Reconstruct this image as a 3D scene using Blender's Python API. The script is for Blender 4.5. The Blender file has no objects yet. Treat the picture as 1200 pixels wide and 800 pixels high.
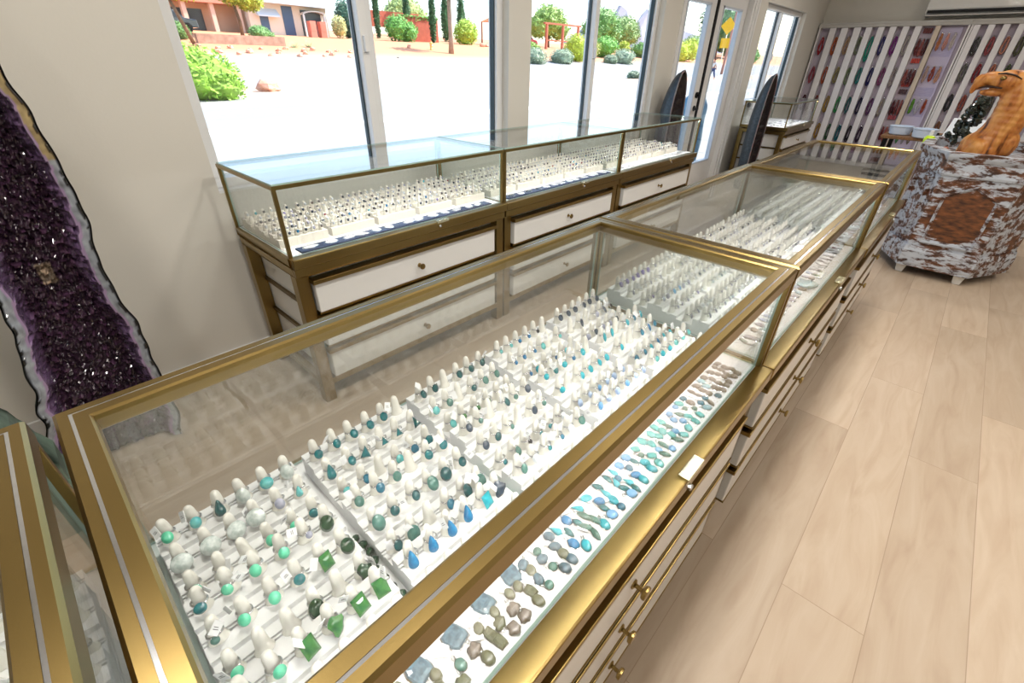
import bpy, math, random
from mathutils import Vector, Matrix, noise
PI = math.pi
col = bpy.context.scene.collection
sc = bpy.context.scene
R = random.Random(7)

# ---------------------------------------------------------------- materials
MATS = {}
def nt(name):
    m = bpy.data.materials.new(name); m.use_nodes = True
    t = m.node_tree; t.nodes.clear()
    o = t.nodes.new('ShaderNodeOutputMaterial')
    return m, t, o
def lin(c):
    return tuple((x/255/12.92 if x/255 <= .04045 else ((x/255+.055)/1.055)**2.4) for x in c[:3]) + (1,)
def pbr(name, c, rough=.5, metal=0, coat=0, var=0, vscale=20, bump=0, bscale=60, stretch=(1,1,1), c2=None, trans=0, ior=1.45, spec=.5, sub=0, emit=0):
    m, t, o = nt(name); N = t.nodes; L = t.links
    b = N.new('ShaderNodeBsdfPrincipled'); L.new(b.outputs[0], o.inputs[0])
    b.inputs['Roughness'].default_value = rough; b.inputs['Metallic'].default_value = metal
    b.inputs['Coat Weight'].default_value = coat; b.inputs['Transmission Weight'].default_value = trans
    b.inputs['IOR'].default_value = ior; b.inputs['Specular IOR Level'].default_value = spec
    b.inputs['Base Color'].default_value = lin(c)
    if emit:
        b.inputs['Emission Color'].default_value = lin(c); b.inputs['Emission Strength'].default_value = emit
    if var or c2 or bump:
        tc = N.new('ShaderNodeTexCoord'); mp = N.new('ShaderNodeMapping'); mp.inputs['Scale'].default_value = stretch
        L.new(tc.outputs['Object'], mp.inputs[0])
    if var or c2:
        n = N.new('ShaderNodeTexNoise'); n.inputs['Scale'].default_value = vscale; n.inputs['Detail'].default_value = 5
        L.new(mp.outputs[0], n.inputs[0])
        r = N.new('ShaderNodeValToRGB'); L.new(n.outputs[0], r.inputs[0])
        a = lin(c); z = lin(c2) if c2 else tuple(min(1, x*(1+var)) for x in a[:3])+(1,)
        if not c2: a = tuple(x*(1-var) for x in a[:3])+(1,)
        r.color_ramp.elements[0].color = a; r.color_ramp.elements[1].color = z
        r.color_ramp.elements[0].position = .35; r.color_ramp.elements[1].position = .65
        L.new(r.outputs[0], b.inputs['Base Color'])
    if bump:
        n2 = N.new('ShaderNodeTexNoise'); n2.inputs['Scale'].default_value = bscale; n2.inputs['Detail'].default_value = 4
        L.new(mp.outputs[0], n2.inputs[0])
        bp = N.new('ShaderNodeBump'); bp.inputs['Strength'].default_value = bump; bp.inputs['Distance'].default_value = .01
        L.new(n2.outputs[0], bp.inputs['Height']); L.new(bp.outputs[0], b.inputs['Normal'])
    MATS[name] = m
    return m
def glassmat(name, tint=(1,1,1), f0=.04, rough=0.0, maxr=.9):
    m, t, o = nt(name); N = t.nodes; L = t.links
    g = N.new('ShaderNodeNewGeometry'); d = N.new('ShaderNodeVectorMath'); d.operation = 'DOT_PRODUCT'
    L.new(g.outputs['Normal'], d.inputs[0]); L.new(g.outputs['Incoming'], d.inputs[1])
    a = N.new('ShaderNodeMath'); a.operation = 'ABSOLUTE'; L.new(d.outputs['Value'], a.inputs[0])
    s = N.new('ShaderNodeMath'); s.operation = 'SUBTRACT'; s.inputs[0].default_value = 1; L.new(a.outputs[0], s.inputs[1])
    p = N.new('ShaderNodeMath'); p.operation = 'POWER'; p.inputs[1].default_value = 5; L.new(s.outputs[0], p.inputs[0])
    q = N.new('ShaderNodeMath'); q.operation = 'MULTIPLY_ADD'; q.inputs[1].default_value = maxr-f0; q.inputs[2].default_value = f0
    L.new(p.outputs[0], q.inputs[0])
    tr = N.new('ShaderNodeBsdfTransparent'); tr.inputs[0].default_value = (*tint, 1)
    gl = N.new('ShaderNodeBsdfGlossy'); gl.inputs['Roughness'].default_value = rough
    mx = N.new('ShaderNodeMixShader'); L.new(q.outputs[0], mx.inputs[0]); L.new(tr.outputs[0], mx.inputs[1]); L.new(gl.outputs[0], mx.inputs[2])
    L.new(mx.outputs[0], o.inputs[0]); MATS[name] = m
    return m
def emit(name, c, s):
    m, t, o = nt(name); e = t.nodes.new('ShaderNodeEmission'); e.inputs[0].default_value = (*c, 1); e.inputs[1].default_value = s
    t.links.new(e.outputs[0], o.inputs[0]); MATS[name] = m; return m

brass = pbr('brushed_brass', (148,126,78), .28, 1, bump=.02, bscale=500)
brass_d = pbr('aged_brass', (108,90,56), .38, 1)
steel = pbr('polished_steel', (215,218,225), .18, 1)
silver = pbr('silver', (225,225,228), .22, 1)
white_l = pbr('white_lacquer', (226,226,224), .3, coat=.3)
white_f = pbr('white_display_felt', (246,246,247), .75, bump=.05, bscale=400)
cream_f = pbr('cream_display_felt', (238,232,218), .8)
finger_m = pbr('ivory_finger', (243,240,232), .5)
navy_f = pbr('navy_pad', (44,62,92), .8)
glass = glassmat('clear_glass', (.985,.995,.99), .062)
glass_b = glassmat('sliding_glass', (.97,.985,.975), .105)
wglass = glassmat('window_glass', (.97,.99,.985), .03)
glass_edge = pbr('glass_edge_green', (176,205,196), .15, spec=.8)
wall_m = pbr('wall_paint', (219,215,206), .85, bump=.03, bscale=120)
ceil_m = pbr('ceiling_paint', (240,238,232), .9)
vinyl = pbr('white_vinyl', (234,234,234), .35)
vinyl_d = pbr('gasket', (48,66,74), .5)
black = pbr('black_metal', (22,22,24), .35, .6)
paper = pbr('paper_tag', (248,248,250), .7)
led2 = emit('led_strip_bright', (1,.99,.97), 110)
led = emit('led_strip', (1,.99,.97), 60)
ink = pbr('ink', (90,90,95), .8)

def floormat():
    m, t, o = nt('oak_plank_floor'); N = t.nodes; L = t.links
    b = N.new('ShaderNodeBsdfPrincipled'); L.new(b.outputs[0], o.inputs[0]); b.inputs['Roughness'].default_value = .42
    tc = N.new('ShaderNodeTexCoord')
    mp = N.new('ShaderNodeMapping'); mp.inputs['Location'].default_value = (.35,.09+.215*10,0); L.new(tc.outputs['Object'], mp.inputs[0])
    br = N.new('ShaderNodeTexBrick'); br.offset = .37; br.offset_frequency = 2; br.squash = 1
    br.inputs['Scale'].default_value = 1; br.inputs['Brick Width'].default_value = 1.5; br.inputs['Row Height'].default_value = .215
    br.inputs['Mortar Size'].default_value = .0012; br.inputs['Mortar Smooth'].default_value = .3; br.inputs['Bias'].default_value = 0
    br.inputs['Color1'].default_value = (.0,.0,.0,1); br.inputs['Color2'].default_value = (1,1,1,1); br.inputs['Mortar'].default_value = (.5,.5,.5,1)
    L.new(mp.outputs[0], br.inputs[0])
    # offset grain by plank
    sep = N.new('ShaderNodeSeparateColor'); L.new(br.outputs['Color'], sep.inputs[0])
    mul = N.new('ShaderNodeMath'); mul.operation = 'MULTIPLY'; mul.inputs[1].default_value = 13; L.new(sep.outputs[0], mul.inputs[0])
    cmb = N.new('ShaderNodeCombineXYZ'); L.new(mul.outputs[0], cmb.inputs[0]); L.new(mul.outputs[0], cmb.inputs[1])
    add = N.new('ShaderNodeVectorMath'); L.new(tc.outputs['Object'], add.inputs[0]); L.new(cmb.outputs[0], add.inputs[1])
    m2 = N.new('ShaderNodeMapping'); m2.inputs['Scale'].default_value = (1.1,7,1); L.new(add.outputs[0], m2.inputs[0])
    n1 = N.new('ShaderNodeTexNoise'); n1.inputs['Scale'].default_value = 2.2; n1.inputs['Detail'].default_value = 9; n1.inputs['Distortion'].default_value = 1.3
    L.new(m2.outputs[0], n1.inputs[0])
    r = N.new('ShaderNodeValToRGB'); L.new(n1.outputs[0], r.inputs[0])
    r.color_ramp.elements[0].color = lin((178,156,134)); r.color_ramp.elements[0].position = .22
    r.color_ramp.elements[1].color = lin((198,181,162)); r.color_ramp.elements[1].position = .75
    e = r.color_ramp.elements.new(.5); e.color = lin((190,171,150))
    # knots
    m3 = N.new('ShaderNodeMapping'); m3.inputs['Scale'].default_value = (1.1,2.6,1); L.new(add.outputs[0], m3.inputs[0])
    vo = N.new('ShaderNodeTexVoronoi'); vo.inputs['Scale'].default_value = 1.5; L.new(m3.outputs[0], vo.inputs[0])
    kr = N.new('ShaderNodeValToRGB'); kr.color_ramp.elements[0].position = .01; kr.color_ramp.elements[0].color = (.42,.3,.2,1)
    kr.color_ramp.elements[1].position = .09; kr.color_ramp.elements[1].color = (1,1,1,1); L.new(vo.outputs['Distance'], kr.inputs[0])
    mx = N.new('ShaderNodeMix'); mx.data_type = 'RGBA'; mx.blend_type = 'MULTIPLY'; mx.inputs[0].default_value = .7
    L.new(r.outputs[0], mx.inputs[6]); L.new(kr.outputs[0], mx.inputs[7])
    # plank tone
    pr = N.new('ShaderNodeValToRGB'); pr.color_ramp.elements[0].color = (.84,.82,.8,1); pr.color_ramp.elements[1].color = (1.06,1.05,1.04,1)
    L.new(sep.outputs[0], pr.inputs[0])
    mx2 = N.new('ShaderNodeMix'); mx2.data_type = 'RGBA'; mx2.blend_type = 'MULTIPLY'; mx2.inputs[0].default_value = 1
    L.new(mx.outputs[2], mx2.inputs[6]); L.new(pr.outputs[0], mx2.inputs[7])
    mx3 = N.new('ShaderNodeMix'); mx3.data_type = 'RGBA'; mx3.inputs[7].default_value = lin((120,92,66)); 
    sc_ = N.new('ShaderNodeMath'); sc_.operation = 'MULTIPLY'; sc_.inputs[1].default_value = .55; L.new(br.outputs['Fac'], sc_.inputs[0])
    L.new(sc_.outputs[0], mx3.inputs[0]); L.new(mx2.outputs[2], mx3.inputs[6]); L.new(mx3.outputs[2], b.inputs['Base Color'])
    bp = N.new('ShaderNodeBump'); bp.inputs['Strength'].default_value = .15; bp.inputs['Distance'].default_value = .003
    L.new(n1.outputs[0], bp.inputs['Height']); L.new(bp.outputs[0], b.inputs['Normal'])
    return m
floor_m = floormat()

def attrmat(name, rough=.5, coat=0, bump=0, bscale=80, trans=0):
    m, t, o = nt(name); N = t.nodes; L = t.links
    b = N.new('ShaderNodeBsdfPrincipled'); L.new(b.outputs[0], o.inputs[0]); b.inputs['Roughness'].default_value = rough
    b.inputs['Coat Weight'].default_value = coat; b.inputs['Coat Roughness'].default_value = .1
    a = N.new('ShaderNodeVertexColor'); a.layer_name = 'Col'; L.new(a.outputs[0], b.inputs['Base Color'])
    if bump:
        n = N.new('ShaderNodeTexNoise'); n.inputs['Scale'].default_value = bscale; n.inputs['Detail'].default_value = 5
        bp = N.new('ShaderNodeBump'); bp.inputs['Strength'].default_value = bump; bp.inputs['Distance'].default_value = .01
        tc = N.new('ShaderNodeTexCoord'); L.new(tc.outputs['Object'], n.inputs[0]); L.new(n.outputs[0], bp.inputs['Height']); L.new(bp.outputs[0], b.inputs['Normal'])
    return m
STONE = {}
def stone(key, c, rough=.12, c2=None, trans=0, coat=.6):
    STONE[key] = pbr('stone_'+key, c, rough, coat=coat, c2=c2, vscale=140, trans=trans, spec=.7)
for k, c, c2 in (('teal',(12,132,138),(4,82,98)),('deep_teal',(10,96,100),(22,60,66)),('mint',(82,208,164),(120,224,186)),('aqua',(120,205,200),(60,170,180)),
        ('blue',(14,104,160),(30,140,190)),('sky_blue',(90,160,215),(140,190,230)),('turquoise',(20,168,190),(60,190,200)),('dark_green',(46,84,54),(22,54,36)),
        ('green',(44,110,66),(80,140,70)),('grey_crystal',(176,190,186),(226,232,230)),('slate',(70,86,104),(40,52,70)),('violet',(116,100,176),(150,140,200)),
        ('lilac_grey',(150,155,176),(190,190,210)),('pale_blue',(160,185,225),(190,210,240)),('clear',(214,220,226),(240,242,245)),('red',(170,30,50),(120,20,40)),
        ('moss_grey',(88,94,76),(120,122,98)),('brown_grey',(104,94,88),(140,130,122)),('blue_slate',(52,84,104),(96,130,146)),('ocean',(40,128,158),(24,90,120)),
        ('sea_green',(92,140,130),(60,110,104)),('black',(26,26,32),(50,50,60)),('orange',(206,84,44),(180,60,30)),('white_stone',(232,232,236),(200,202,210)),('ice',(140,190,206),(170,210,220))):
    stone(k, c, .12 if k not in ('moss_grey','brown_grey','blue_slate') else .35, c2)

# ---------------------------------------------------------------- mesh builder
class M:
    def __init__(s): s.v=[]; s.f=[]; s.mi=[]; s.c=None
    def add(s, vs, fs, mi=0):
        n=len(s.v); s.v += [tuple(p) for p in vs]; s.f += [tuple(i+n for i in f) for f in fs]; s.mi += [mi]*len(fs); return s
    def box(s, x0,y0,z0,x1,y1,z1, mi=0):
        return s.add([(x0,y0,z0),(x1,y0,z0),(x1,y1,z0),(x0,y1,z0),(x0,y0,z1),(x1,y0,z1),(x1,y1,z1),(x0,y1,z1)],
            [(0,3,2,1),(4,5,6,7),(0,1,5,4),(1,2,6,5),(2,3,7,6),(3,0,4,7)], mi)
    def pane(s, x0,y0,z0,x1,y1,z1, ax):
        n=len(s.f); s.box(x0,y0,z0,x1,y1,z1)
        big={2:(0,1),0:(3,5),1:(2,4)}[ax]
        for k in range(6): s.mi[n+k] = 0 if k in big else 1
        return s
    def prism(s, poly, h0, h1, ax=2, mi=0):      # poly in the two other axes
        def P(a,b,h): return {2:(a,b,h),1:(a,h,b),0:(h,a,b)}[ax]
        n=len(poly); vs=[P(a,b,h0) for a,b in poly]+[P(a,b,h1) for a,b in poly]
        fs=[tuple(range(n))[::-1], tuple(range(n,2*n))]+[(i,(i+1)%n,n+(i+1)%n,n+i) for i in range(n)]
        return s.add(vs, fs, mi)
    def lathe(s, prof, seg=12, at=(0,0,0), mat=None, sy=1, mi=0):
        vs=[]; fs=[]
        for r,z in prof:
            for k in range(seg):
                a=2*PI*k/seg; p=Vector((r*math.cos(a), r*math.sin(a)*sy, z))
                if mat: p = mat @ p
                vs.append(p+Vector(at))
        m=len(prof)
        for i in range(m-1):
            for k in range(seg):
                fs.append((i*seg+k, i*seg+(k+1)%seg, (i+1)*seg+(k+1)%seg, (i+1)*seg+k))
        fs.append(tuple(range(seg))[::-1]); fs.append(tuple((m-1)*seg+k for k in range(seg)))
        return s.add(vs, fs, mi)
    def tube(s, path, r, seg=6, closed=False, mi=0):
        P=[Vector(p) for p in path]; n=len(P); vs=[]; fs=[]
        for i in range(n):
            if closed: d=(P[(i+1)%n]-P[i-1])
            else: d=(P[min(i+1,n-1)]-P[max(i-1,0)])
            d=d.normalized() if d.length>1e-9 else Vector((0,0,1))
            u=d.orthogonal().normalized() if i==0 else (U-d*U.dot(d)).normalized()
            U=u; w=d.cross(u); rr=r[i] if isinstance(r,(list,tuple)) else r
            for k in range(seg):
                a=2*PI*k/seg; vs.append(P[i]+(u*math.cos(a)+w*math.sin(a))*rr)
        for i in range(n if closed else n-1):
            j=(i+1)%n
            for k in range(seg): fs.append((i*seg+k, i*seg+(k+1)%seg, j*seg+(k+1)%seg, j*seg+k))
        if not closed: fs += [tuple(range(seg))[::-1], tuple((n-1)*seg+k for k in range(seg))]
        return s.add(vs, fs, mi)
    def ell(s, c, r, seg=12, rings=8, mat=None, jit=0, rnd=None, mi=0):
        vs=[]; fs=[]; c=Vector(c)
        for i in range(rings+1):
            t=PI*i/rings
            for k in range(seg):
                a=2*PI*k/seg; q=1+(rnd.uniform(-jit,jit) if rnd and 0<i<rings else 0)
                p=Vector((r[0]*math.sin(t)*math.cos(a)*q, r[1]*math.sin(t)*math.sin(a)*q, r[2]*math.cos(t)*q))
                if mat: p=mat@p
                vs.append(p+c)
        for i in range(rings):
            for k in range(seg): fs.append((i*seg+k,(i+1)*seg+k,(i+1)*seg+(k+1)%seg,i*seg+(k+1)%seg))
        return s.add(vs, fs, mi)
    def frame(s, x0,y0,x1,y1, prof, mi=0):       # mitred rectangular sweep; prof = closed (inset, z)
        n=len(prof); vs=[]
        for d,z in prof: vs += [(x0+d,y0+d,z),(x1-d,y0+d,z),(x1-d,y1-d,z),(x0+d,y1-d,z)]
        fs=[]
        for i in range(n):
            j=(i+1)%n
            for k in range(4): fs.append((i*4+k, i*4+(k+1)%4, j*4+(k+1)%4, j*4+k))
        return s.add(vs, fs, mi)
    def mesh(s, name, mats, smooth=False):
        me=bpy.data.meshes.new(name); me.from_pydata(s.v, [], s.f)
        for m in (mats if isinstance(mats,(list,tuple)) else [mats]): me.materials.append(m)
        me.polygons.foreach_set('material_index', s.mi)
        if s.c:
            a=me.color_attributes.new('Col','FLOAT_COLOR','POINT')
            for i,c in enumerate(s.c): a.data[i].color=(*c[:3],1)
        if smooth: me.polygons.foreach_set('use_smooth',[True]*len(me.polygons))
        me.validate(); me.update()
        if not s.c:
            import bmesh
            bm=bmesh.new(); bm.from_mesh(me); bmesh.ops.remove_doubles(bm, verts=bm.verts, dist=1e-6)
            bmesh.ops.recalc_face_normals(bm, faces=bm.faces); bm.to_mesh(me); bm.free()
        return me
def link(name, me, parent=None, loc=None, rot=None, label=None, cat=None, group=None, kind=None, bevel=0, scale=None):
    o=bpy.data.objects.new(name, me); col.objects.link(o)
    if parent: o.parent=parent
    if loc is not None: o.location=loc
    if rot is not None: o.rotation_euler=rot
    if scale is not None: o.scale=scale
    if label: o['label']=label
    if cat: o['category']=cat
    if group: o['group']=group
    if kind: o['kind']=kind
    if bevel:
        b=o.modifiers.new('bevel','BEVEL'); b.width=bevel; b.segments=2; b.limit_method='ANGLE'; b.harden_normals=False
    return o
def build(name, mb, mats, parent=None, smooth=False, **k): return link(name, mb.mesh(name, mats, smooth), parent, **k)
def thing(name, loc, label, cat, group=None, rz=0):
    return link(name, None, loc=loc, rot=(0,0,rz), label=label, cat=cat, group=group)
ORD=['first','second','third','fourth','fifth','sixth','seventh','eighth','ninth','tenth','eleventh','twelfth','thirteenth','fourteenth','fifteenth','sixteenth','seventeenth','eighteenth','nineteenth','twentieth','twenty-first','twenty-second','twenty-third','twenty-fourth','twenty-fifth','twenty-sixth','twenty-seventh','twenty-eighth','twenty-ninth','thirtieth','thirty-first','thirty-second','thirty-third','thirty-fourth','thirty-fifth','thirty-sixth','thirty-seventh','thirty-eighth','thirty-ninth','fortieth']

# ---------------------------------------------------------------- setting
WY=2.32; BX=9.5; ZC=2.75
def struct(name, mb, mats, **k): return build(name, mb, mats, kind='structure', **k)
struct('floor', M().box(-3,-3.2,-.12,BX+.1,WY+.16,0), floor_m)
struct('ceiling', M().box(-3,-3.2,ZC,BX+.1,WY+.16,ZC+.15), ceil_m)
OP=[(.6,2.44,.83,1.985),(2.65,4.39,.83,1.985),(4.71,6.45,0,2.04),(6.89,8.52,.90,1.985)]
w=M(); x=-3
for a,b,z0,z1 in OP:
    w.box(x,WY,0,a,WY+.16,ZC); 
    if z0>0: w.box(a,WY,0,b,WY+.16,z0)
    w.box(a,WY,z1,b,WY+.16,ZC); x=b
w.box(x,WY,0,BX+.1,WY+.16,ZC)
struct('wall_front', w, wall_m)
struct('wall_back', M().box(BX,-3.2,0,BX+.1,WY,ZC), wall_m)
struct('wall_left', M().box(-3.1,-3.2,0,-3,WY+.16,ZC), wall_m)
struct('wall_right', M().box(-3,-3.3,0,BX+.1,-3.2,ZC), wall_m)
b=M()
for x0,x1 in ((-3,4.66),(6.5,BX)): b.box(x0,WY-.014,0,x1,WY,.09)
struct('baseboard_front', b, vinyl, bevel=.003)
struct('baseboard_back', M().box(BX-.014,-3.2,0,BX,WY-.014,.09), vinyl, bevel=.003)
def window(n, x0,x1,z0,z1, split):
    r=link('window_%d'%n, None, loc=(x0,WY,z0), kind='structure')
    W=x1-x0; H=z1-z0; d=.05; y0,y1=.055,.13
    f=M().box(0,y0,0,W,y1,d).box(0,y0,H-d,W,y1,H).box(0,y0,d,d,y1,H-d).box(W-d,y0,d,W,y1,H-d)
    build('window_frame', f, vinyl, r, bevel=.004)
    s=split-x0
    build('sash_frame', M().box(s-.045,y0-.012,d,s+.0,y1,H-d).box(s,y0+.02,d,s+.05,y1,H-d), vinyl, r, bevel=.004)
    build('gasket', M().box(s-.052,y0+.03,d,s-.045,y1-.02,H-d).box(W-d-.008,y0+.02,d,W-d,y1-.02,H-d), vinyl_d, r)
    build('sash_latch', M().box(s-.035,y0-.03,H*.47,s-.012,y0-.01,H*.47+.07), vinyl, r, bevel=.004)
    build('window_pane', M().box(d,.09,d,s-.045,.096,H-d).box(s+.05,.10,d,W-d,.106,H-d), wglass, r)
    build('window_sill', M().box(0,0.0,-.02+.02,W,y0,.012), vinyl, r, bevel=.002)
    return r
window(1,*OP[0],1.475); window(2,*OP[1],3.47); window(3,*OP[3],7.66)
# double door
def door(n,x0,x1,flip,handle):
    r=link('door_%d'%n, None, loc=(x0,WY,0), kind='structure'); W=x1-x0; st=.135; y0,y1=.05,.095
    f=M().box(0,y0,.01,W,y1,.30).box(0,y0,1.87,W,y1,1.99).box(0,y0,.30,st,y1,1.87).box(W-st,y0,.30,W,y1,1.87)
    build('door_leaf', f, vinyl, r, bevel=.004)
    build('glazing_bead', M().box(st,y0-.006,.30,st+.018,y1,1.87).box(W-st-.018,y0-.006,.30,W-st,y1,1.87).box(st,y0-.006,.30,W-st,y1,.318).box(st,y0-.006,1.852,W-st,y1,1.87), pbr('bead_%d'%n,(205,214,226),.3), r)
    build('door_pane', M().box(st+.018,.07,.318,W-st-.018,.076,1.852), wglass, r)
    if handle:
        h=M().lathe([(.028,0),(.028,.012),(.012,.014),(.012,.05)],14,mat=Matrix.Rotation(PI/2,3,'X'),at=(W-.06,y0,.93)).box(W-.17,y0-.055,.92,W-.05,y0-.04,.94)
        build('door_handle', h, black, r, bevel=.002)
        build('deadbolt', M().lathe([(.03,0),(.03,.018),(.012,.02),(.012,.035)],14,mat=Matrix.Rotation(PI/2,3,'X'),at=(W-.06,y0,1.06)), black, r)
    return r
door(1,4.76,5.555,0,True); door(2,5.605,6.40,1,False)
struct('trim_1', M().box(4.71,WY-.01,0,4.755,WY+.14,2.04).box(6.405,WY-.01,0,6.45,WY+.14,2.04).box(4.755,WY-.01,1.995,6.405,WY+.14,2.04), vinyl, bevel=.003)
struct('trim_2', M().box(5.557,WY+.04,.01,5.603,WY+.10,1.995), black)
struct('trim_3', M().box(6.45,WY-.02,0,6.56,WY,2.12).box(6.52,WY-.028,0,6.56,WY-.02,2.12), vinyl, bevel=.003)

# ---------------------------------------------------------------- showcases
TOP=.965; DECK=.70
def showcase(x0,x1,y0,y1,label,wide,group,detail=True):
    r=thing('display_counter',(x0,y0,0),label,'display case',group); L=x1-x0; D=y1-y0
    rw=.036 if wide else .014; zt=TOP; h=.033 if wide else .014
    if wide:
        prof=[(.003,zt-h),(0,zt-h+.003),(0,zt-.004),(.004,zt),(.0145,zt),(.0145,zt-.002),(.0185,zt-.002),(.0185,zt),(rw-.003,zt),(rw,zt-.003),(rw,zt-h+.008),(rw-.012,zt-h)]
    else:
        prof=[(0,zt-h),(0,zt-.001),(.002,zt),(rw-.002,zt),(rw,zt-.002),(rw,zt-h)]
    build('top_frame', M().frame(0,0,L,D,prof), brass, r)
    if wide:
        build('steel_inlay', M().frame(0,0,L,D,[(.0147,zt-.0018),(.0147,zt-.0006),(.0183,zt-.0006),(.0183,zt-.0018)]), steel, r)
    gi=.012
    build('glass_top', M().pane(rw-.002 if wide else .004,rw-.002 if wide else .004,zt-.012,L-(rw-.002 if wide else .004),D-(rw-.002 if wide else .004),zt-.006,2) if wide else M().pane(.004,.004,zt,L-.004,D-.004,zt+.006,2), [glass,glass_edge], r)
    z0=DECK+.001; z1=zt-h+.001
    build('glass_front', M().pane(.016,gi,z0,L-.016,gi+.005,z1,1), [glass,glass_edge], r)
    build('glass_back', M().pane(.016,D-gi-.005,z0,L-.016,D-gi,z1,1), [glass_b if wide else glass,glass_edge], r)
    build('glass_side', M().pane(gi,.016,z0,gi+.005,D-.016,z1,0), [glass,glass_edge], r)
    build('glass_side', M().pane(L-gi-.005,.016,z0,L-gi,D-.016,z1,0), [glass,glass_edge], r)
    ps=.014
    for px,py in ((0.001,.001),(L-ps-.001,.001),(0.001,D-ps-.001),(L-ps-.001,D-ps-.001)):
        build('post', M().box(px,py,DECK-.002,px+ps,py+ps,zt-h+.001), brass, r, bevel=.0015)
    o=.028
    build('deck_frame', M().frame(-o if y0>1 or True else 0,-o,L+o if False else L,D,[(0,.655),(0,DECK-.008),(.008,DECK),(.05,DECK),(.05,.655)]) if False else
        M().box(0,-o,.662,L,.011,DECK).box(0,D-.011,.662,L,D,DECK).box(0,.011,.662,.011,D-.011,DECK).box(L-.011,.011,.662,L,D-.011,DECK), brass, r, bevel=.004)
    build('display_deck', M().box(.011,.011,.690,L-.011,D-.011,DECK-.001), white_f, r)
    if wide:
        for ya in (.020,):
            build('light_strip', M().box(.05,ya,zt-h-.0015,L-.05,ya+.010,zt-h-.0005), led, r)
    else:
        ls=build('light_strip_housing', M().box(.02,.018,zt-.012,L-.02,.028,zt-.002), brass_d, r)
        build('light_strip', M().box(.03,.0195,zt-.013,L-.03,.0265,zt-.0121), led2, ls)
    # base frame
    build('base_frame', M().box(0.004,-.012,.622,L-.004,.028,.655).box(.004,D-.04,.622,L-.004,D-.004,.655).box(.004,.028,.622,.04,D-.04,.655).box(L-.04,.028,.622,L-.004,D-.04,.655)
        .box(.02,0,.612,L-.02,D-.01,.622), brass, r, bevel=.002)
    build('lower_rail', M().box(.05,.0,.085,L-.05,.03,.115).box(.05,D-.04,.085,L-.05,D-.01,.115).box(.01,.05,.085,.04,D-.05,.115).box(L-.04,.05,.085,L-.01,D-.05,.115), brass, r, bevel=.002)
    for px,py in ((.004,0),(L-.054,0),(.004,D-.054),(L-.054,D-.054)):
        build('leg', M().box(px,py,0,px+.05,py+.05,.622), brass, r, bevel=.002)
    build('cabinet_body', M().box(.075,.02,.118,L-.095,D-.02,.611), white_l, r)
    # end panels with rails
    for ex,s in ((.056,1),(L-.076,-1)):
        build('end_rail', M().box(ex-.012 if s>0 else ex+.012,.054,.445,ex+.006 if s>0 else ex+.03,D-.054,.462).box(ex-.012 if s>0 else ex+.012,.054,.283,ex+.006 if s>0 else ex+.03,D-.054,.300), brass_d, r)
        build('end_panel', M().box(ex,.054,.13,ex+.018,D-.054,.611), white_l, r)
    for k,(a,b_) in enumerate(((.455,.602),(.293,.438),(.130,.276))):
        d=build('drawer', M().box(.062,-.022,a,L-.092,.019,b_-.018), white_l, r, bevel=.004)
        if wide:
            build('drawer_lip', M().box(.058,-.026,b_-.018,L-.088,.017,b_-.004), brass, d, bevel=.002)
            build('drawer_rail', M().box(.062,-.024,a-.006,L-.092,.017,a-.0005), brass, d)
        else:
            build('drawer_lip', M().box(.054,-.034,b_-.018,L-.084,.017,b_), brass, d, bevel=.002)
            build('drawer_rail', M().box(.062,-.014,a-.012,L-.092,.017,a-.001), brass, d)
        kx=(L-.03)/2; km=Matrix.Rotation(PI/2,3,'X')
        build('knob', M().lathe([(.010,0),(.010,.003),(.0045,.006),(.0045,.018),(.013,.022),(.0145,.026),(.013,.030),(0.004,.031)],16,at=(kx,-.022,(a+b_)/2-.008),mat=km), brass, d, smooth=False)
    build('lock_plate', M().box(L*.62-.035,-o-.003,.694,L*.62+.035,-o+.02,.7065), pbr('lock_'+str(round(x0,2)),(214,210,180),.25,.9), r, bevel=.002)
    build('key_lock', M().lathe([(.007,0),(.007,.007),(.005,.009)],12,mat=Matrix.Rotation(PI/2,3,'X'),at=(L*.60,-o,.682)), steel, r)
    return r
G1='brass island counters in a row'; G2='slim brass cases along the windows'
cases={}
cases['c1']=showcase(-.079,1.132,.170,.709,'nearest brass and glass counter, filled with teal and green rings',True,G1)
cases['c2']=showcase(1.137,2.352,.168,.707,'middle brass island counter, its top sharing a seam with the nearest counter',True,G1)
cases['c3']=showcase(2.357,3.50,.163,.70,'farthest brass island counter, closest to the weathered cart',True,G1)
cases['c0']=showcase(-1.31,-.103,.175,.722,'brass counter cut off by the lower left corner of the photo',True,G1)
cases['wa']=showcase(.6,1.763,1.70,2.25,'leftmost slim brass case below the first window, next to the bare wall',False,G2)
cases['wb']=showcase(1.767,2.925,1.70,2.25,'middle slim brass case of the window row',False,G2)
cases['wc']=showcase(2.929,4.15,1.70,2.25,'right-hand slim brass case of the window row, nearest the glass door',False,G2)
cases['wd']=showcase(6.75,7.98,1.70,2.25,'small slim brass case in the far corner beside the necklace boards',False,None)

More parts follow.
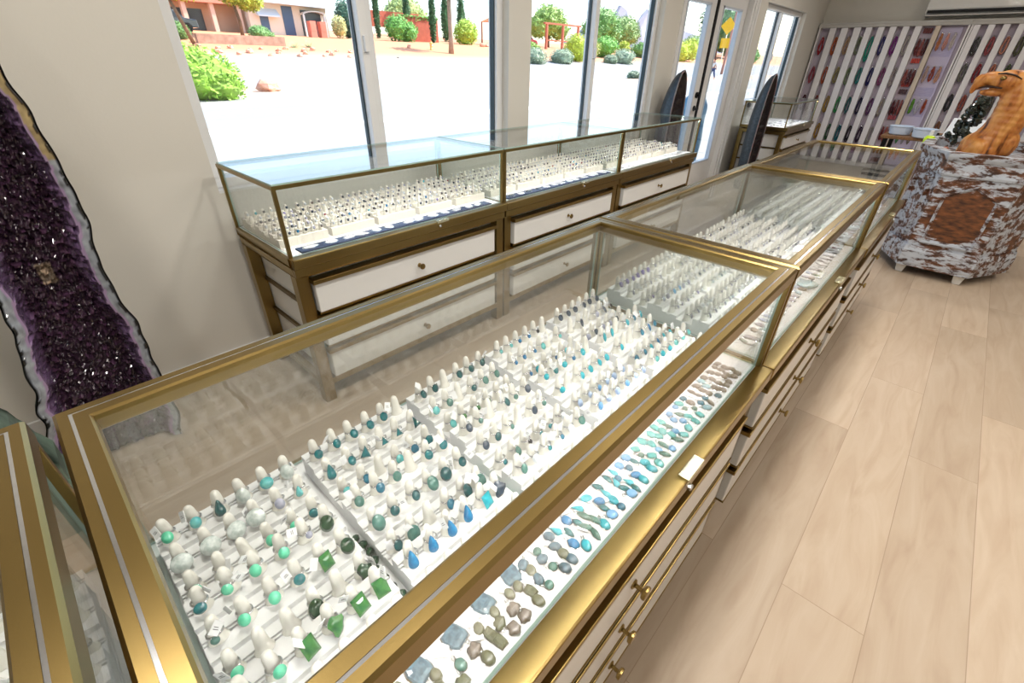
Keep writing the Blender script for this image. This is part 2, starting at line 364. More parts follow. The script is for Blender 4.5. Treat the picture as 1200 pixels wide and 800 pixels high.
# ---------------------------------------------------------------- ring trays
TW=.205; SD=.0467; STEP=[.744,.734,.724]
def tray_mesh(nk=3):
    prof=[]; y=0
    for k,z in enumerate(STEP[:nk]):
        z-=DECK
        prof += [(-SD*k, z),(-SD*k-.016,z),(-SD*k-.016,z-.004),(-SD*k-.0195,z-.004),(-SD*k-.0195,z),(-SD*k-.0215,z),(-SD*k-.0215,z-.004),(-SD*k-.025,z-.004),(-SD*k-.025,z),(-SD*(k+1),z)]
    prof += [(-SD*nk,0),(0,0)]
    return M().prism(prof,0,TW,ax=0)
FING=[(.0125,0),(.0122,.003),(.0094,.007),(.0080,.022),(.0070,.034),(.0055,.0395),(.0028,.0425)]
fing_me=M().lathe(FING,14,sy=.8,mat=Matrix.Rotation(-.10,3,'X')).mesh('ring_finger',finger_m,True)
tray_w=tray_mesh().mesh('ring_tray',white_f); tray_c=tray_mesh().mesh('ring_tray_cream',cream_f)
tray_w2=tray_mesh(2).mesh('ring_tray_short',white_f); tray_c2=tray_mesh(2).mesh('ring_tray_cream_short',cream_f)
fl=[(.0115,0),(.0095,.006),(.0080,.022),(.004,.030)]
def fingers_all(mat,nk=3):
    m=M()
    for k in range(nk):
        for i in range(6): m.lathe(fl,7,at=(.0175+.034*i,-SD*(k+.5),STEP[k]-DECK-.001),sy=.8)
    return m.mesh('ring_fingers',mat,True)
fa_w=fingers_all(finger_m); fa_c=fingers_all(cream_f); fa_w2=fingers_all(finger_m,2); fa_c2=fingers_all(cream_f,2)
# ring meshes
def band_me():
    t=.28; rr=[]
    for k in range(20):
        a=2*PI*k/20; rr.append((.0092*math.cos(a), .0088*math.sin(a), 0))
    return M().tube([(x,y,z-.22*y) for x,y,z in rr],.0013,5,closed=True).tube([(x*1.02,y*1.02,z-.22*y+.0024) for x,y,z in rr[10:]+rr[:1]],.0008,4).mesh('ring',silver,True)
band=band_me()
def stone_me(shape,key,size):
    a,b,h=size; m=M(); seg=14; rot=Matrix.Rotation(math.radians(58),3,'X')
    def outline(t):
        if shape=='oval' or shape=='round': return (a*math.cos(t), b*math.sin(t))
        if shape=='pear':
            k=.62+.38*(-math.sin(t)); return (a*math.cos(t)*k**.8, b*math.sin(t)*(1.15 if math.sin(t)>0 else .9))
        if shape=='square':
            q=max(abs(math.cos(t)),abs(math.sin(t))); return (a*math.cos(t)/q*.92, b*math.sin(t)/q*.92)
        if shape=='triangle':
            q=[Vector((0,1)),Vector((-.9,-.6)),Vector((.9,-.6))]; f=(t/(2*PI)*3)%3; i=int(f); p=q[i].lerp(q[(i+1)%3],f-i); return (a*p.x*1.05,b*p.y*1.05)
        if shape=='marquise': return (a*.62*math.cos(t), b*1.35*math.sin(t)*(1-.15*abs(math.cos(t))))
        if shape=='rough':
            q=1+.16*math.sin(3*t+1)+.1*math.sin(5*t); return (a*q*math.cos(t), b*q*math.sin(t))
    seg=16 if shape not in('triangle',) else 15
    prof=[(1.02,-.6,1),(1.08,0,1),(.98,.1,0),(.85,.45,0),(.6,.8,0),(.3,.97,0),(.05,1,0)]
    vs=[];fs=[];mi=[]
    for s,z,_ in prof:
        for k in range(seg):
            u,v=outline(2*PI*k/seg); vs.append(rot@Vector((u*s,v*s,h*z)))
    for i in range(len(prof)-1):
        for k in range(seg): fs.append((i*seg+k,i*seg+(k+1)%seg,(i+1)*seg+(k+1)%seg,(i+1)*seg+k)); mi.append(1 if i<1 else 0)
    fs.append(tuple((len(prof)-1)*seg+k for k in range(seg))); mi.append(0); fs.append(tuple(range(seg))[::-1]); mi.append(1)
    off=Vector((0,-.0118,.0)); m.v=[tuple(p+off) for p in vs]; m.f=fs; m.mi=mi
    return m.mesh('gemstone',[STONE[key],silver],shape not in('square','triangle'))
_sc={}
def stone_get(shape,key,big):
    k=(shape,key,big)
    if k not in _sc:
        s={0:(.0048,.0054,.0034),1:(.0068,.0082,.0042),2:(.0092,.0122,.005),3:(.0125,.0130,.006)}[big]
        if shape=='round': s=(s[0],s[0],s[2])
        _sc[k]=stone_me(shape,key,s)
    return _sc[k]
tagm=M().box(-.0055,-.0004,-.0165,.0055,.0004,0).mesh('price_tag',paper)
tagm2=M().box(-.0055,-.0004,-.0165,.0055,.0004,0).box(-.0030,-.0007,-.010,.0030,-.0004,-.0093).box(-.0030,-.0007,-.0075,.0020,-.0004,-.0068).mesh('price_tag_printed',[paper])
tagm2.materials.append(ink)
for p in tagm2.polygons:
    if p.index>=6: p.material_index=1
RING_N=[0]; RING_CAP=300
SW=['small','','large','very large']
def ring(x,y,z,key,shape,big,label,group,tag=None):
    o=link('ring',band,loc=(x,y,z),rot=(R.uniform(-.12,.12),R.uniform(-.12,.12),R.uniform(-.45,.25)),label=label,cat='ring',group=group)
    link('gemstone',stone_get(shape,key,big),o)
    if tag is None: tag=R.random()<.5
    if tag:
        a=R.choice([-1,1])
        link('price_tag',tagm2 if R.random()<.5 else tagm,o,loc=(.012*a,-.004,.016+R.uniform(-.004,.012)),rot=(R.uniform(-.9,.5),R.uniform(-.9,.9),R.uniform(-1.2,1.2)))
    RING_N[0]+=1
    return o
COLX=[.022,.245,.471,.701,.935]
def tray_row(case,ox,yb,cols,mesh_t,full,mat_f,where,rings):
    """rings(col,row,i)-> (key,shape,big) or None"""
    for c in cols:
        for blk in range(3):
            x0=ox+COLX[c]; y0=yb-blk*.1405
            kind=['back','middle','front'][blk]
            nk=3 if blk<2 else 2
            t=link('ring_tray',mesh_t if blk<2 else (tray_w2 if mesh_t is tray_w else tray_c2),loc=(x0,y0,DECK),label='%s stepped ring tray, %s column, %s block, %s'%('white' if mesh_t is tray_w else 'cream',ORD[c],kind,where),cat='ring tray',group='ring trays in the '+where)
            if not full:
                link('ring_fingers',mat_f if blk<2 else (fa_w2 if mat_f is fa_w else fa_c2),t)
            for k in range(nk):
                row=blk*3+k
                for i in range(6):
                    fx=.0175+.034*i; fy=-SD*(k+.5)
                    if full:
                        link('ring_finger',fing_me,t,loc=(fx,fy,STEP[k]-DECK-.0015),rot=(R.uniform(-.05,.05),R.uniform(-.05,.05),0))
                    if rings:
                        q=rings(c,row,i)
                        if q:
                            key,shape,big=q
                            z=STEP[k]+.0200
                            if RING_N[0]<RING_CAP:
                                lab=('%s %s %s ring, %s from left, %s row, %s tray column, %s'%(SW[big],shape,key.replace('_',' '),ORD[i],ORD[row],ORD[c],where)).strip()
                                ring(x0+fx,y0+fy-.0035,z,key,shape,big,lab,'rings in the '+where)
                            else: FAR.append((x0+fx,y0+fy-.0035,z,key))
FAR=[]
def rings_c1(c,row,i):
    r=R.random()
    if row==7 and r<.85: return None
    if c==0:
        if row==0: return [('mint','oval',1),('aqua','oval',1),('deep_teal','pear',2),('grey_crystal','oval',2),('aqua','round',2),('grey_crystal','oval',2)][i]
        if row==1: return [('grey_crystal','round',3),('grey_crystal','round',3),('grey_crystal','round',3),('grey_crystal','round',3),('lilac_grey','oval',1),('aqua','pear',1)][i]
        if i+row>=8: return R.choice([('dark_green','oval',2),('green','square',2),('dark_green','rough',2),('green','rough',2),('dark_green','pear',2)]) if r<.9 else None
        if r<.08: return None
        return R.choice([('mint','oval',1),('mint','round',1),('teal','round',1),('mint','oval',1),('teal','oval',1),('lilac_grey','round',0),('sea_green','round',0)])
    if c==1:
        if row==0: return ('teal','oval',1) if i<5 else None
        if row==1: return [('teal','pear',2),('teal','oval',1),('teal','triangle',2),('teal','triangle',1),('teal','triangle',1),('deep_teal','triangle',2)][i]
        if row==6: return ('blue','pear',2) if i<4 else ('turquoise','square',2) if i==4 else ('slate','rough',2)
        if row in(2,3): return R.choice([('aqua','oval',1),('sea_green','oval',1),('ocean','oval',1),('teal','oval',1)]) if r<.9 else None
        return R.choice([('deep_teal','oval',2),('sea_green','oval',2),('ocean','oval',1),('deep_teal','oval',1)]) if r<.85 else None
    if c==2:
        if r<.1: return None
        if row==0: return ('deep_teal','oval',1)
        if row<3: return R.choice([('sea_green','oval',1),('aqua','oval',1),('green','round',0),('deep_teal','round',1)])
        if row<5: return R.choice([('deep_teal','oval',1),('slate','oval',1),('sea_green','oval',0)])
        return R.choice([('sea_green','oval',1),('ocean','round',0),('clear','oval',1),('black','round',0),('teal','round',0)])
    if c==3:
        if r<.08: return None
        if row==0: return [('aqua','round',0),('aqua','round',0),('blue','round',0),('blue','round',0),('black','round',0),None][i]
        if row==1: return [('blue','oval',0),('blue','oval',0),('blue','round',0),('aqua','oval',1),('mint','round',1),('aqua','round',0)][i]
        if row<5: return R.choice([('turquoise','oval',1),('teal','oval',1),('turquoise','round',1),('blue','round',0)])
        return R.choice([('pale_blue','round',1),('sky_blue','oval',1),('pale_blue','oval',1),('turquoise','oval',2) if i>3 else ('sky_blue','round',1)])
    if r<.06: return None
    if row==0: return ('slate','oval',1)
    if row<3: return R.choice([('slate','oval',1),('slate','marquise',1),('black','oval',0),('lilac_grey','oval',1)])
    if row<6: return R.choice([('turquoise','oval',1),('blue','marquise',1),('ocean','oval',1),('turquoise','marquise',1)])
    return R.choice([('turquoise','oval',1),('turquoise','round',1),('clear','round',1),('aqua','round',1)])
tray_row('c1',-.079,.660,range(5),tray_w,True,None,'nearest counter',rings_c1)
# corner counter: only its two right-hand columns show
def rings_c0(c,row,i): return R.choice([('sea_green','round',1),('mint','oval',2),('aqua','oval',1),('green','round',1),('grey_crystal','oval',1)]) if i>2 and 1<row<8 else None
tray_row('c0',-1.278,.672,[4],tray_w,True,None,'corner counter',rings_c0)
def rings_c2(c,row,i):
    if R.random()<.08: return None
    if c==0:
        if row==0: return ('violet','oval',1)
        if row in(3,): return ('sky_blue','oval',1) if i in(2,3) else ('lilac_grey','oval',1)
        return R.choice([('lilac_grey','oval',0),('clear','oval',0),('lilac_grey','marquise',0),('violet','oval',0)])
    return R.choice([('clear','oval',0),('lilac_grey','round',0),('clear','round',0),('lilac_grey','round',0),('slate','round',0)])
tray_row('c2',1.137,.658,range(5),tray_w,True,None,'middle counter',rings_c2)
def rings_c3(c,row,i): return ('clear','round',0) if R.random()<.8 else ('lilac_grey','round',0)
KEYS=['clear','lilac_grey','slate','clear','brown_grey','black']
def rings_w(c,row,i):
    if R.random()<.12: return None
    k=R.choice(KEYS)
    if R.random()<.07: k=R.choice(['blue','red','teal','violet','turquoise'])
    return (k,'round',0)
tray_row('c3',2.357,.652,range(4),tray_w,False,fa_w,'farthest counter',rings_c3)
tray_row('wa',.6,2.20,range(5),tray_c,False,fa_c,'leftmost window case',rings_w)
tray_row('wb',1.767,2.20,range(5),tray_c,False,fa_c,'middle window case',rings_w)
tray_row('wc',2.929,2.20,range(5),tray_c,False,fa_c,'window case by the door',rings_w)
# the remaining far rings, one object
fm=M(); idx={}
for (x,y,z,key) in FAR:
    mi=idx.setdefault(key,len(idx)+1)
    fm.lathe([(.0095,-.001),(.0105,0),(.0095,.001)],8,at=(x,y,z),mat=Matrix.Rotation(-.22,3,'X'))
    fm.ell((x,y-.012,z-.002),(.0062,.004,.0065),6,4,mi=mi)
build('rings', fm, [silver]+[STONE[k] for k in idx], smooth=True, label='small pale silver rings filling the far trays of the middle and window cases', cat='rings', kind='stuff')

# ---------------------------------------------------------------- pendants on the customer-side strips
def pend_shape(kind,a,b,rnd):
    n=14; pts=[]
    for k in range(n):
        t=2*PI*k/n
        if kind=='oval': u,v=a*math.cos(t),b*math.sin(t)
        elif kind=='round': u,v=a*math.cos(t),a*math.sin(t)
        elif kind=='drop': q=.55+.45*(-math.sin(t)); u,v=a*math.cos(t)*q,b*math.sin(t)
        elif kind=='leaf': u,v=a*.8*math.cos(t)*(1-.3*abs(math.sin(t))),b*1.15*math.sin(t)
        elif kind=='slab': q=max(abs(math.cos(t)),abs(math.sin(t))); u,v=a*math.cos(t)/q*.9,b*math.sin(t)/q*.9
        else: q=1+.15*math.sin(2*t+1)+.12*math.sin(5*t+2); u,v=a*q*math.cos(t),b*q*math.sin(t)
        j=1+rnd.uniform(-.04,.04); pts.append((u*j,v*j))
    return pts
def dome(pts,h,base=0):
    n=len(pts); vs=[];fs=[]
    for s,z in ((1,0),(1,h*.45),(.86,h*.8),(.5,h)):
        vs += [(u*s,v*s,base+z) for u,v in pts]
    for i in range(3):
        for k in range(n): fs.append((i*n+k,i*n+(k+1)%n,(i+1)*n+(k+1)%n,(i+1)*n+k))
    fs.append(tuple(3*n+k for k in range(n))); fs.append(tuple(range(n))[::-1])
    return vs,fs
_pc={}
def pendant_mesh(kind,key,size,h):
    k=(kind,key,size)
    if k not in _pc:
        a,b=size; rnd=random.Random(len(_pc)); pts=pend_shape(kind,a,b,rnd)
        m=M(); m.add(*dome([(u*1.1,v*1.1) for u,v in pts],h*.45)); 
        bz=m.mesh('pendant',silver)
        m=M(); m.add(*dome(pts,h,.0006)); st=m.mesh('pendant_stone',STONE[key],kind!='slab')
        m=M().tube([(.0022*math.cos(t),b*1.12+.003+.0035*math.sin(t),.002) for t in [2*PI*i/10 for i in range(10)]],.0009,5,closed=True)
        _pc[k]=(bz,st,m.mesh('bail',silver,True))
    return _pc[k]
SHN={'oval':'oval','round':'round','drop':'drop-shaped','leaf':'leaf-shaped','slab':'flat slab','free':'free-form'}
def pendant(x,y,key,kind,size,where,nth,rank,z=DECK,rz=None,tag=False,h=.006,group=None):
    bz,st,bl=pendant_mesh(kind,key,size,h)
    rz=R.gauss(.15,.5) if rz is None else rz
    lab='%s %s pendant, %s from left in the %s row, %s'%(key.replace('_',' '),SHN[kind],ORD[nth],rank,where)
    o=link('pendant',bz,loc=(x,y,z),rot=(0,0,rz),label=lab,cat='pendant',group=group or ('pendants in the '+where))
    link('pendant_stone',st,o); link('bail',bl,o)
    if tag: link('price_tag',tagm,o,loc=(.004,size[1]+.014,.004),rot=(PI/2-.15,0,R.uniform(-1,1)),scale=(1.5,1,1.3))
RK=['back','second','third','front']
z=DECK-.001
def strip(ox,yf,n,rows,theme,where,s=1.0,pitch=None,x0=.05,L=1.2,p=.0195):
    pitch=pitch or (L-2*x0)/n
    for i in range(n):
        for r_ in range(rows):
            q=theme(i/n,r_)
            if not q: continue
            key,kind,a,b=q
            pendant(ox+x0+pitch*(i+.5)+R.uniform(-.32,.32)*pitch, yf-p*s*r_+R.uniform(-.002,.002), key,kind,(a,b),where,i,RK[r_],z,tag=R.random()<.5)
def theme1(f,r):
    c=R.choice
    if f<.12: return c([('sea_green','drop',.008,.010),('moss_grey','slab',.008,.011),('grey_crystal','oval',.007,.009),('black','oval',.007,.009)])
    if f<.30: return c([('moss_grey','free',.0085,.010),('moss_grey','slab',.008,.0105),('moss_grey','oval',.008,.010),('brown_grey','free',.0085,.010),('sea_green','oval',.007,.009)]) if r>1 else (('blue_slate','slab',.0155,.0165) if r==0 and int(f*40)%2 else None if r==0 else c([None,('moss_grey','oval',.007,.009)]))
    if f<.36: return c([('sea_green','round',.007,.007),('moss_grey','oval',.008,.010),('blue_slate','oval',.008,.010)])
    if f<.60: return c([('blue','oval',.008,.010),('turquoise','drop',.009,.011),('ocean','round',.0075,.0075),('teal','leaf',.007,.0095),('turquoise','oval',.008,.011),('sky_blue','oval',.009,.010),('sea_green','leaf',.007,.012)])
    if f<.78: return c([('aqua','oval',.008,.011),('sky_blue','round',.008,.008),('sea_green','round',.006,.006),('aqua','slab',.007,.010),('sea_green','leaf',.007,.011)])
    if f<.88: return c([('brown_grey','leaf',.007,.010),('ocean','round',.008,.008),('brown_grey','oval',.008,.010),('ice','oval',.008,.010)])
    return c([('brown_grey','free',.009,.010),('brown_grey','round',.008,.008),('brown_grey','oval',.008,.010)])
strip(-.079,.253,40,4,theme1,'nearest counter',p=.0168)
def theme2(f,r):
    c=R.choice
    if f>.62 and r<2: return c([('clear','leaf',.008,.012),('slate','oval',.007,.010),('white_stone','slab',.009,.011)])
    return c([('ice','oval',.009,.012),('lilac_grey','oval',.010,.013),('sea_green','leaf',.008,.014),('brown_grey','free',.011,.011),('clear','drop',.010,.012),('pale_blue','oval',.009,.012)])
strip(1.137,.245,26,2,theme2,'middle counter')
def theme3(f,r): return R.choice([('clear','leaf',.012,.017),('lilac_grey','oval',.012,.016),('violet','free',.012,.014),('red','oval',.009,.012),('white_stone','slab',.012,.015)])
strip(2.357,.225,12,2,theme3,'farthest counter',1.3,L=1.14)
bz,st,bl=pendant_mesh('oval','ice',(.030,.042),.008)
o=link('polished_stone',st,loc=(1.137+.62,.222,DECK+.004),rot=(0,0,1.2),label='large pale blue polished oval stone on the strip of the middle counter',cat='stone')
# window case strips: navy pad and silver pieces
for nm,ox,L in (('leftmost window case',.6,1.163),('middle window case',1.767,1.158),('window case by the door',2.929,1.22)):
    build('jewelry_pad', M().box(0,0,0,L-.13,.062,.006), navy_f if nm[0]!='w' else white_f, loc=(ox+.06,1.722,DECK), bevel=.002, label='long flat %s pad along the front of the %s'%('white' if nm[0]=='w' else 'navy blue',nm), cat='display pad')
    z=DECK+.006
    strip(ox,1.753,13,1,lambda f,r: R.choice([('white_stone','free',.027,.019),('clear','oval',.027,.020),('slate','oval',.026,.019) if nm[0]=='m' else ('clear','leaf',.026,.020)]),nm,1,L=L-.02,x0=.07)
z=DECK-.001
# silver pieces in the small corner case
z=DECK-.001
strip(6.75,1.98,8,3,lambda f,r: R.choice([('clear','free',.018,.016),('lilac_grey','oval',.016,.014),('slate','oval',.014,.012)]),'far corner case',3,L=1.23,p=.026)
# bracelets in the gaps of the nearest counter
def bracelet(x,ya,yb,zz,key,n,r,label):
    o=thing('bracelet',(x,ya,zz),label,'bracelet')
    pts=[(.004*math.sin(i*.9),(yb-ya)*i/(n-1),0) for i in range(n)]
    build('chain', M().tube([(a,b,.001) for a,b,c in pts]+[(.003,yb-ya-.02,.001),(.006,yb-ya-.04,.001)],.0012,5), silver, o)
    for p in pts:
        build('bead', M().ell((p[0],p[1],r),(r,r*.9,r),8,6,jit=.12,rnd=R), STONE[key], o, smooth=True)
bracelet(.1555,.47,.345,DECK,'dark_green',8,.0072,'green faceted stone bracelet lying between the first two tray columns')
bracelet(.379,.44,.315,DECK,'mint',22,.0035,'bright green bead bracelet beside the third tray column')

# ---------------------------------------------------------------- amethyst geode in front of the left wall
def lerp_tab(tab,z):
    if z<=tab[0][0]: return tab[0][1:]
    for a,b in zip(tab,tab[1:]):
        if z<=b[0]:
            f=(z-a[0])/(b[0]-a[0]); f=f*f*(3-2*f); return tuple(p+(q-p)*f for p,q in zip(a[1:],b[1:]))
    return tab[-1][1:]
GT=[(0,-.30,.085),(.12,-.285,.100),(.30,-.235,.104),(.42,-.212,.106),(.50,-.20,.108),(.62,-.178,.098),(.72,-.168,.088),(.80,-.165,.094),(.92,-.165,.112),(1.05,-.16,.112),(1.18,-.155,.100),(1.31,-.150,.088),(1.45,-.14,.06),(1.58,-.115,.01),(1.66,-.08,-.04),(1.69,-.058,-.058)]
YG=1.93
def geode():
    root=thing('amethyst_geode',(-.07,YG,0),'tall dark purple amethyst geode standing open against the left wall','geode')
    NZ=230; NU=66
    seeds=[]
    rnd=random.Random(3)
    m=M(); cols=[]
    for i in range(NZ+1):
        zz=.01+1.68*i/NZ; x0,x1=lerp_tab(GT,zz)
        wob=.010*noise.noise(Vector((3,zz*14,0))); wob2=.012*noise.noise(Vector((9,zz*12,5)))
        x0+=wob; x1+=wob2; w=x1-x0
        for k in range(NU+1):
            u=k/NU; x=x0+w*u; e=min(u,1-u)*w               # distance from the rim in metres
            p=Vector((x,zz,0))
            rimz=.030 if zz<.95 or u<.5 else .026
            ban=e+.006*noise.noise(Vector((x*40,zz*40,2)))
            depth=-.018
            if ban<.004: depth=0; c=(.02,.02,.018)
            elif ban<rimz:
                depth=.004+.012*(ban/rimz)
                g=.5+.5*noise.noise(Vector((x*90,zz*50,1)))
                c=(.36*g+.12,.40*g+.13,.44*g+.15)
                if u>.5 and zz>1.08: c=(.42*g+.18,.32*g+.14,.16*g+.07)
                if ban>rimz*.72: c=(.34,.24,.40)
            else:
                t=min(1,(ban-rimz)/.028)
                depth=.02+.055*t
                d,pt=noise.voronoi(Vector((x,zz,0))*78,distance_metric='DISTANCE',exponent=2.5)
                hh=(d[1]-d[0]); rv=noise.cell(pt[0]*9)
                depth-=.016*min(1,d[0]*1.0)*-1 + .009*rv-.004
                mix=.35+.65*(1-t)
                big=.5+.5*noise.noise(Vector((x*9,zz*6,4)))
                tone=.22+.62*abs(rv)+(.6 if rv>.9 else 0)
                a=Vector((.24,.15,.30)); b_=Vector((.060,.026,.055))*(.4+1.0*big)
                c=(a*(1-t)+b_*t)*tone
                if abs(x+.04)<.018 and abs(zz-.74)<.03: c=Vector((.34,.25,.18))*tone
                c=tuple(c)
            m.v.append((x+.07, depth, zz)); cols.append(c)
    for i in range(NZ):
        for k in range(NU):
            a=i*(NU+1)+k; m.f.append((a,a+1,a+NU+2,a+NU+1)); m.mi.append(0)
    m.c=cols
    am=attrmat('amethyst_crystals',.14,.5); build('crystal_face', m, am, root)
    # crust
    m=M(); NB=22
    for i in range(NZ//2+1):
        zz=.0+1.69*i/(NZ//2); x0,x1=lerp_tab(GT,zz); x0+=.010*noise.noise(Vector((3,zz*14,0)))-.004; x1+=.012*noise.noise(Vector((9,zz*12,5)))+.004
        cx=(x0+x1)/2; rw=(x1-x0)/2; dp=.20*min(1,rw/.12)
        for k in range(NB+1):
            t=PI*k/NB; q=1+.03*noise.noise(Vector((math.cos(t)*3,zz*9,math.sin(t)*3)))
            m.v.append((cx+.07-rw*math.cos(t)*q if 0<k<NB else cx+.07-rw*math.cos(t), -.001+dp*math.sin(t)*q, zz))
    for i in range(NZ//2):
        for k in range(NB):
            a=i*(NB+1)+k; m.f.append((a,a+1,a+NB+2,a+NB+1)); m.mi.append(0)
    build('rock_crust', m, pbr('geode_crust',(34,36,32),.85,c2=(60,64,56),vscale=30,bump=.6,bscale=50), root, smooth=True)
geode()
# green stone slab left of the counters
def slab():
    m=M(); pts=[(-.34,0),(.16,0),(.17,.12),(.155,.27),(.13,.36),(.10,.455),(.02,.50),(-.10,.55),(-.28,.58),(-.36,.40)]
    sub=[]
    for (a,b),(c,d) in zip(pts,pts[1:]+pts[:1]):
        for k in range(6):
            f=k/6; p=(a+(c-a)*f,b+(d-b)*f); q=.008*noise.noise(Vector((p[0]*20,p[1]*20,0))); sub.append((p[0]+q,max(0,p[1]+q)))
    m.prism(sub,0,.16,ax=1)
    build('polished_stone_slab', m, pbr('green_stone',(120,142,128),.3,coat=.3,c2=(38,52,44),vscale=9,bump=.2,bscale=30), loc=(-.39,1.66,0), label='mottled green stone slab on the floor left of the geode foot', cat='stone', bevel=.006)
slab()

# ---------------------------------------------------------------- tall wing shaped geode halves
def wing(loc,H,W,lean,rz,label):
    root=thing('geode_wing',loc,label,'geode',rz=rz); n=46
    def sec(z):
        f=z/H; w=W*(1-f**5)**.5 if f<1 else 0
        w=max(w,.004); return w*(.85+.15*math.sin(f*2.5)), lean*f**1.6
    m=M(); nb=20
    for i in range(n+1):
        z=H*i/n; w,ox=sec(z)
        for k in range(nb+1):
            t=PI*k/nb; q=1+.02*noise.noise(Vector((math.cos(t)*2,z*5,math.sin(t)*2)))
            m.v.append((ox-w*math.cos(t)*q, w*.8*math.sin(t)*q, z))
    for i in range(n):
        for k in range(nb): a=i*(nb+1)+k; m.f.append((a,a+1,a+nb+2,a+nb+1)); m.mi.append(0)
    build('outer_shell', m, pbr('wing_shell'+label[:3]+str(loc[0]),(34,44,52),.4,c2=(56,68,76),vscale=45,bump=.25,bscale=90,spec=.6), root, smooth=True)
    m=M(); 
    for i in range(n+1):
        z=H*i/n; w,ox=sec(z)
        for k in range(nb+1):
            u=-1+2*k/nb; e=1-abs(u); v=Vector((u*w*30,z*60,1)); dd=noise.voronoi(Vector((u*w,z,0))*45)[0][0]
            d=w*.45*min(1,e*2.2)+.02*dd*(1 if e>.12 else 0)
            m.v.append((ox+u*w, d if e>0 else 0, z))
    for i in range(n):
        for k in range(nb): a=i*(nb+1)+k; m.f.append((a,a+nb+1,a+nb+2,a+1)); m.mi.append(0)
    build('crystal_lining', m, pbr('wing_crystal'+str(loc[0]),(14,9,12),.25,c2=(34,22,30),vscale=80,coat=.3), root)
    rim=M()
    for s in (-1,1):
        rim.tube([(sec(H*i/n)[1]+s*sec(H*i/n)[0],-.001,H*i/n) for i in range(n+1)],.006,6)
    build('rim', rim, pbr('wing_rim'+str(loc[0]),(120,128,128),.5,c2=(150,110,110),vscale=20), root, smooth=True)
wing((4.56,2.12,0),1.30,.215,.0,math.radians(8),'tall blue-grey hollow stone half standing between the window cases and the glass door')
wing((6.50,1.90,0),1.27,.20,.0,math.radians(3),'tall dark slate-blue hollow stone half leaning beside the far window')
# little green plant stone and white box near far window
build('green_rock_cluster', M().ell((0,0,.10),(.10,.09,.10),9,7,jit=.22,rnd=R).ell((.10,.02,.06),(.07,.06,.06),8,6,jit=.22,rnd=R), pbr('green_rock',(90,150,110),.5,c2=(40,90,60),vscale=40), loc=(6.9,1.50,0), label='rough green rock on the floor in front of the far corner case', cat='rock')

# ---------------------------------------------------------------- necklace boards
lil=pbr('lilac_backing',(196,184,200),.7); slatm=pbr('white_slat',(236,234,238),.4); beige=pbr('beige_post',(214,200,184),.6); greyf=pbr('grey_trim',(190,188,184),.5)
BXF=9.3
def board(yL,yR,slats,label,extra=None,h=1.845):
    r=thing('necklace_board',(9.40,(yL+yR)/2,0),label,'display board','wall boards of hanging necklaces')
    o=(yL+yR)/2
    build('back_panel', M().box(0,yR-o,.0,.06,yL-o,h), lil, r)
    build('side_frame', M().box(-.10,yL-o-.02,0,0,yL-o,h), slatm, r, bevel=.002)
    build('side_frame', M().box(-.10,yR-o,0,0,yR-o+.02,h), slatm, r, bevel=.002)
    build('top_rail', M().box(-.11,yR-o-.005,h,.06,yL-o+.005,h+.035), greyf, r, bevel=.003)
    build('curtain_track', M().box(-.10,yR-o,h+.005+.03,-.08,yL-o,h+.06), greyf, r)
    for a,b in slats: build('slat', M().box(-.10,b-o,0.02,0,a-o,h-.002), slatm, r, bevel=.002)
    if extra: extra(r,o,h)
    return r
S1=[(2.149,2.066),(1.999,1.911),(1.835,1.749),(1.689,1.633-.02),(1.54,1.465),(1.40,1.325),(1.252,1.178),(1.114,1.040)]
def ext(r,o,h):
    build('beige_post', M().box(-.10,.835-o,.0,0,.890-o,h-.002), beige, r, bevel=.002)
    build('lavender_card', M().box(-.02,.60-o,.03,0,.83-o,h-.02), pbr('lavender_card',(204,196,224),.6), r)
    for zz in (1.60,1.34,1.12,.86,.58):
        build('card_text_block', M().box(-.024,.62-o,zz-.11,-.0205,.82-o,zz), pbr('lavender_print_%d'%int(zz*100),(172,166,208),.6,c2=(196,190,222),vscale=70,stretch=(1,.3,3)), r)
board(2.296,.535,S1,'white slatted necklace board in the far left corner with eight narrow columns',ext)
board(.525,-1.3,[(.501-i*.142,.501-i*.142-.066) for i in range(12)],'white slatted necklace board behind the carved bird head')
def hank(y,z,c,label,ln=.20,wd=.055,x=9.365,grp='necklaces hanging on the slatted boards',strands=5):
    k=tuple(c); key='bead_%d_%d_%d'%k
    m_=MATS.get(key) or pbr(key,c,.25,coat=.4,var=.35,vscale=120)
    o=thing('necklace',(x,y,z),label,'necklace',grp)
    m=M()
    for s in range(strands):
        w=wd*(.5+.5*s/strands)*R.uniform(.8,1.1)/2; l=ln*R.uniform(.85,1.05); n=18; path=[]
        for i in range(n):
            t=2*PI*i/n; path.append((R.uniform(-.012,.012)-.01, w*math.sin(t)*(1.0 if math.cos(t)<0 else .75), -l/2+l/2*math.cos(t)-.01))
        m.tube(path,[.0095 if i%2 else .0065 for i in range(n)],5,closed=True)
    build('bead_strands', m, m_, o, smooth=True)
    build('clasp', M().ell((-.012,.006,0),(.010,.012,.008),8,5).ell((-.015,-.012,-.008),(.008,.009,.007),8,5).tube([(0,0,.004),(.03,0,.012)],.002,5), silver, o, smooth=True)
NC=[('red',(150,26,40)),('rust orange',(176,88,50)),('tan',(170,140,112)),('olive grey',(112,122,100)),('teal green',(24,140,120)),('navy blue',(46,44,110)),('purple',(124,44,128)),('pale grey',(180,172,168))]
NC2=[('dusty rose',(140,60,76)),('copper',(170,84,56)),('olive',(140,128,84)),('sage',(110,130,96)),('teal',(40,120,118)),('indigo',(34,32,96)),('mauve',(130,70,110)),('grey',(160,150,150))]
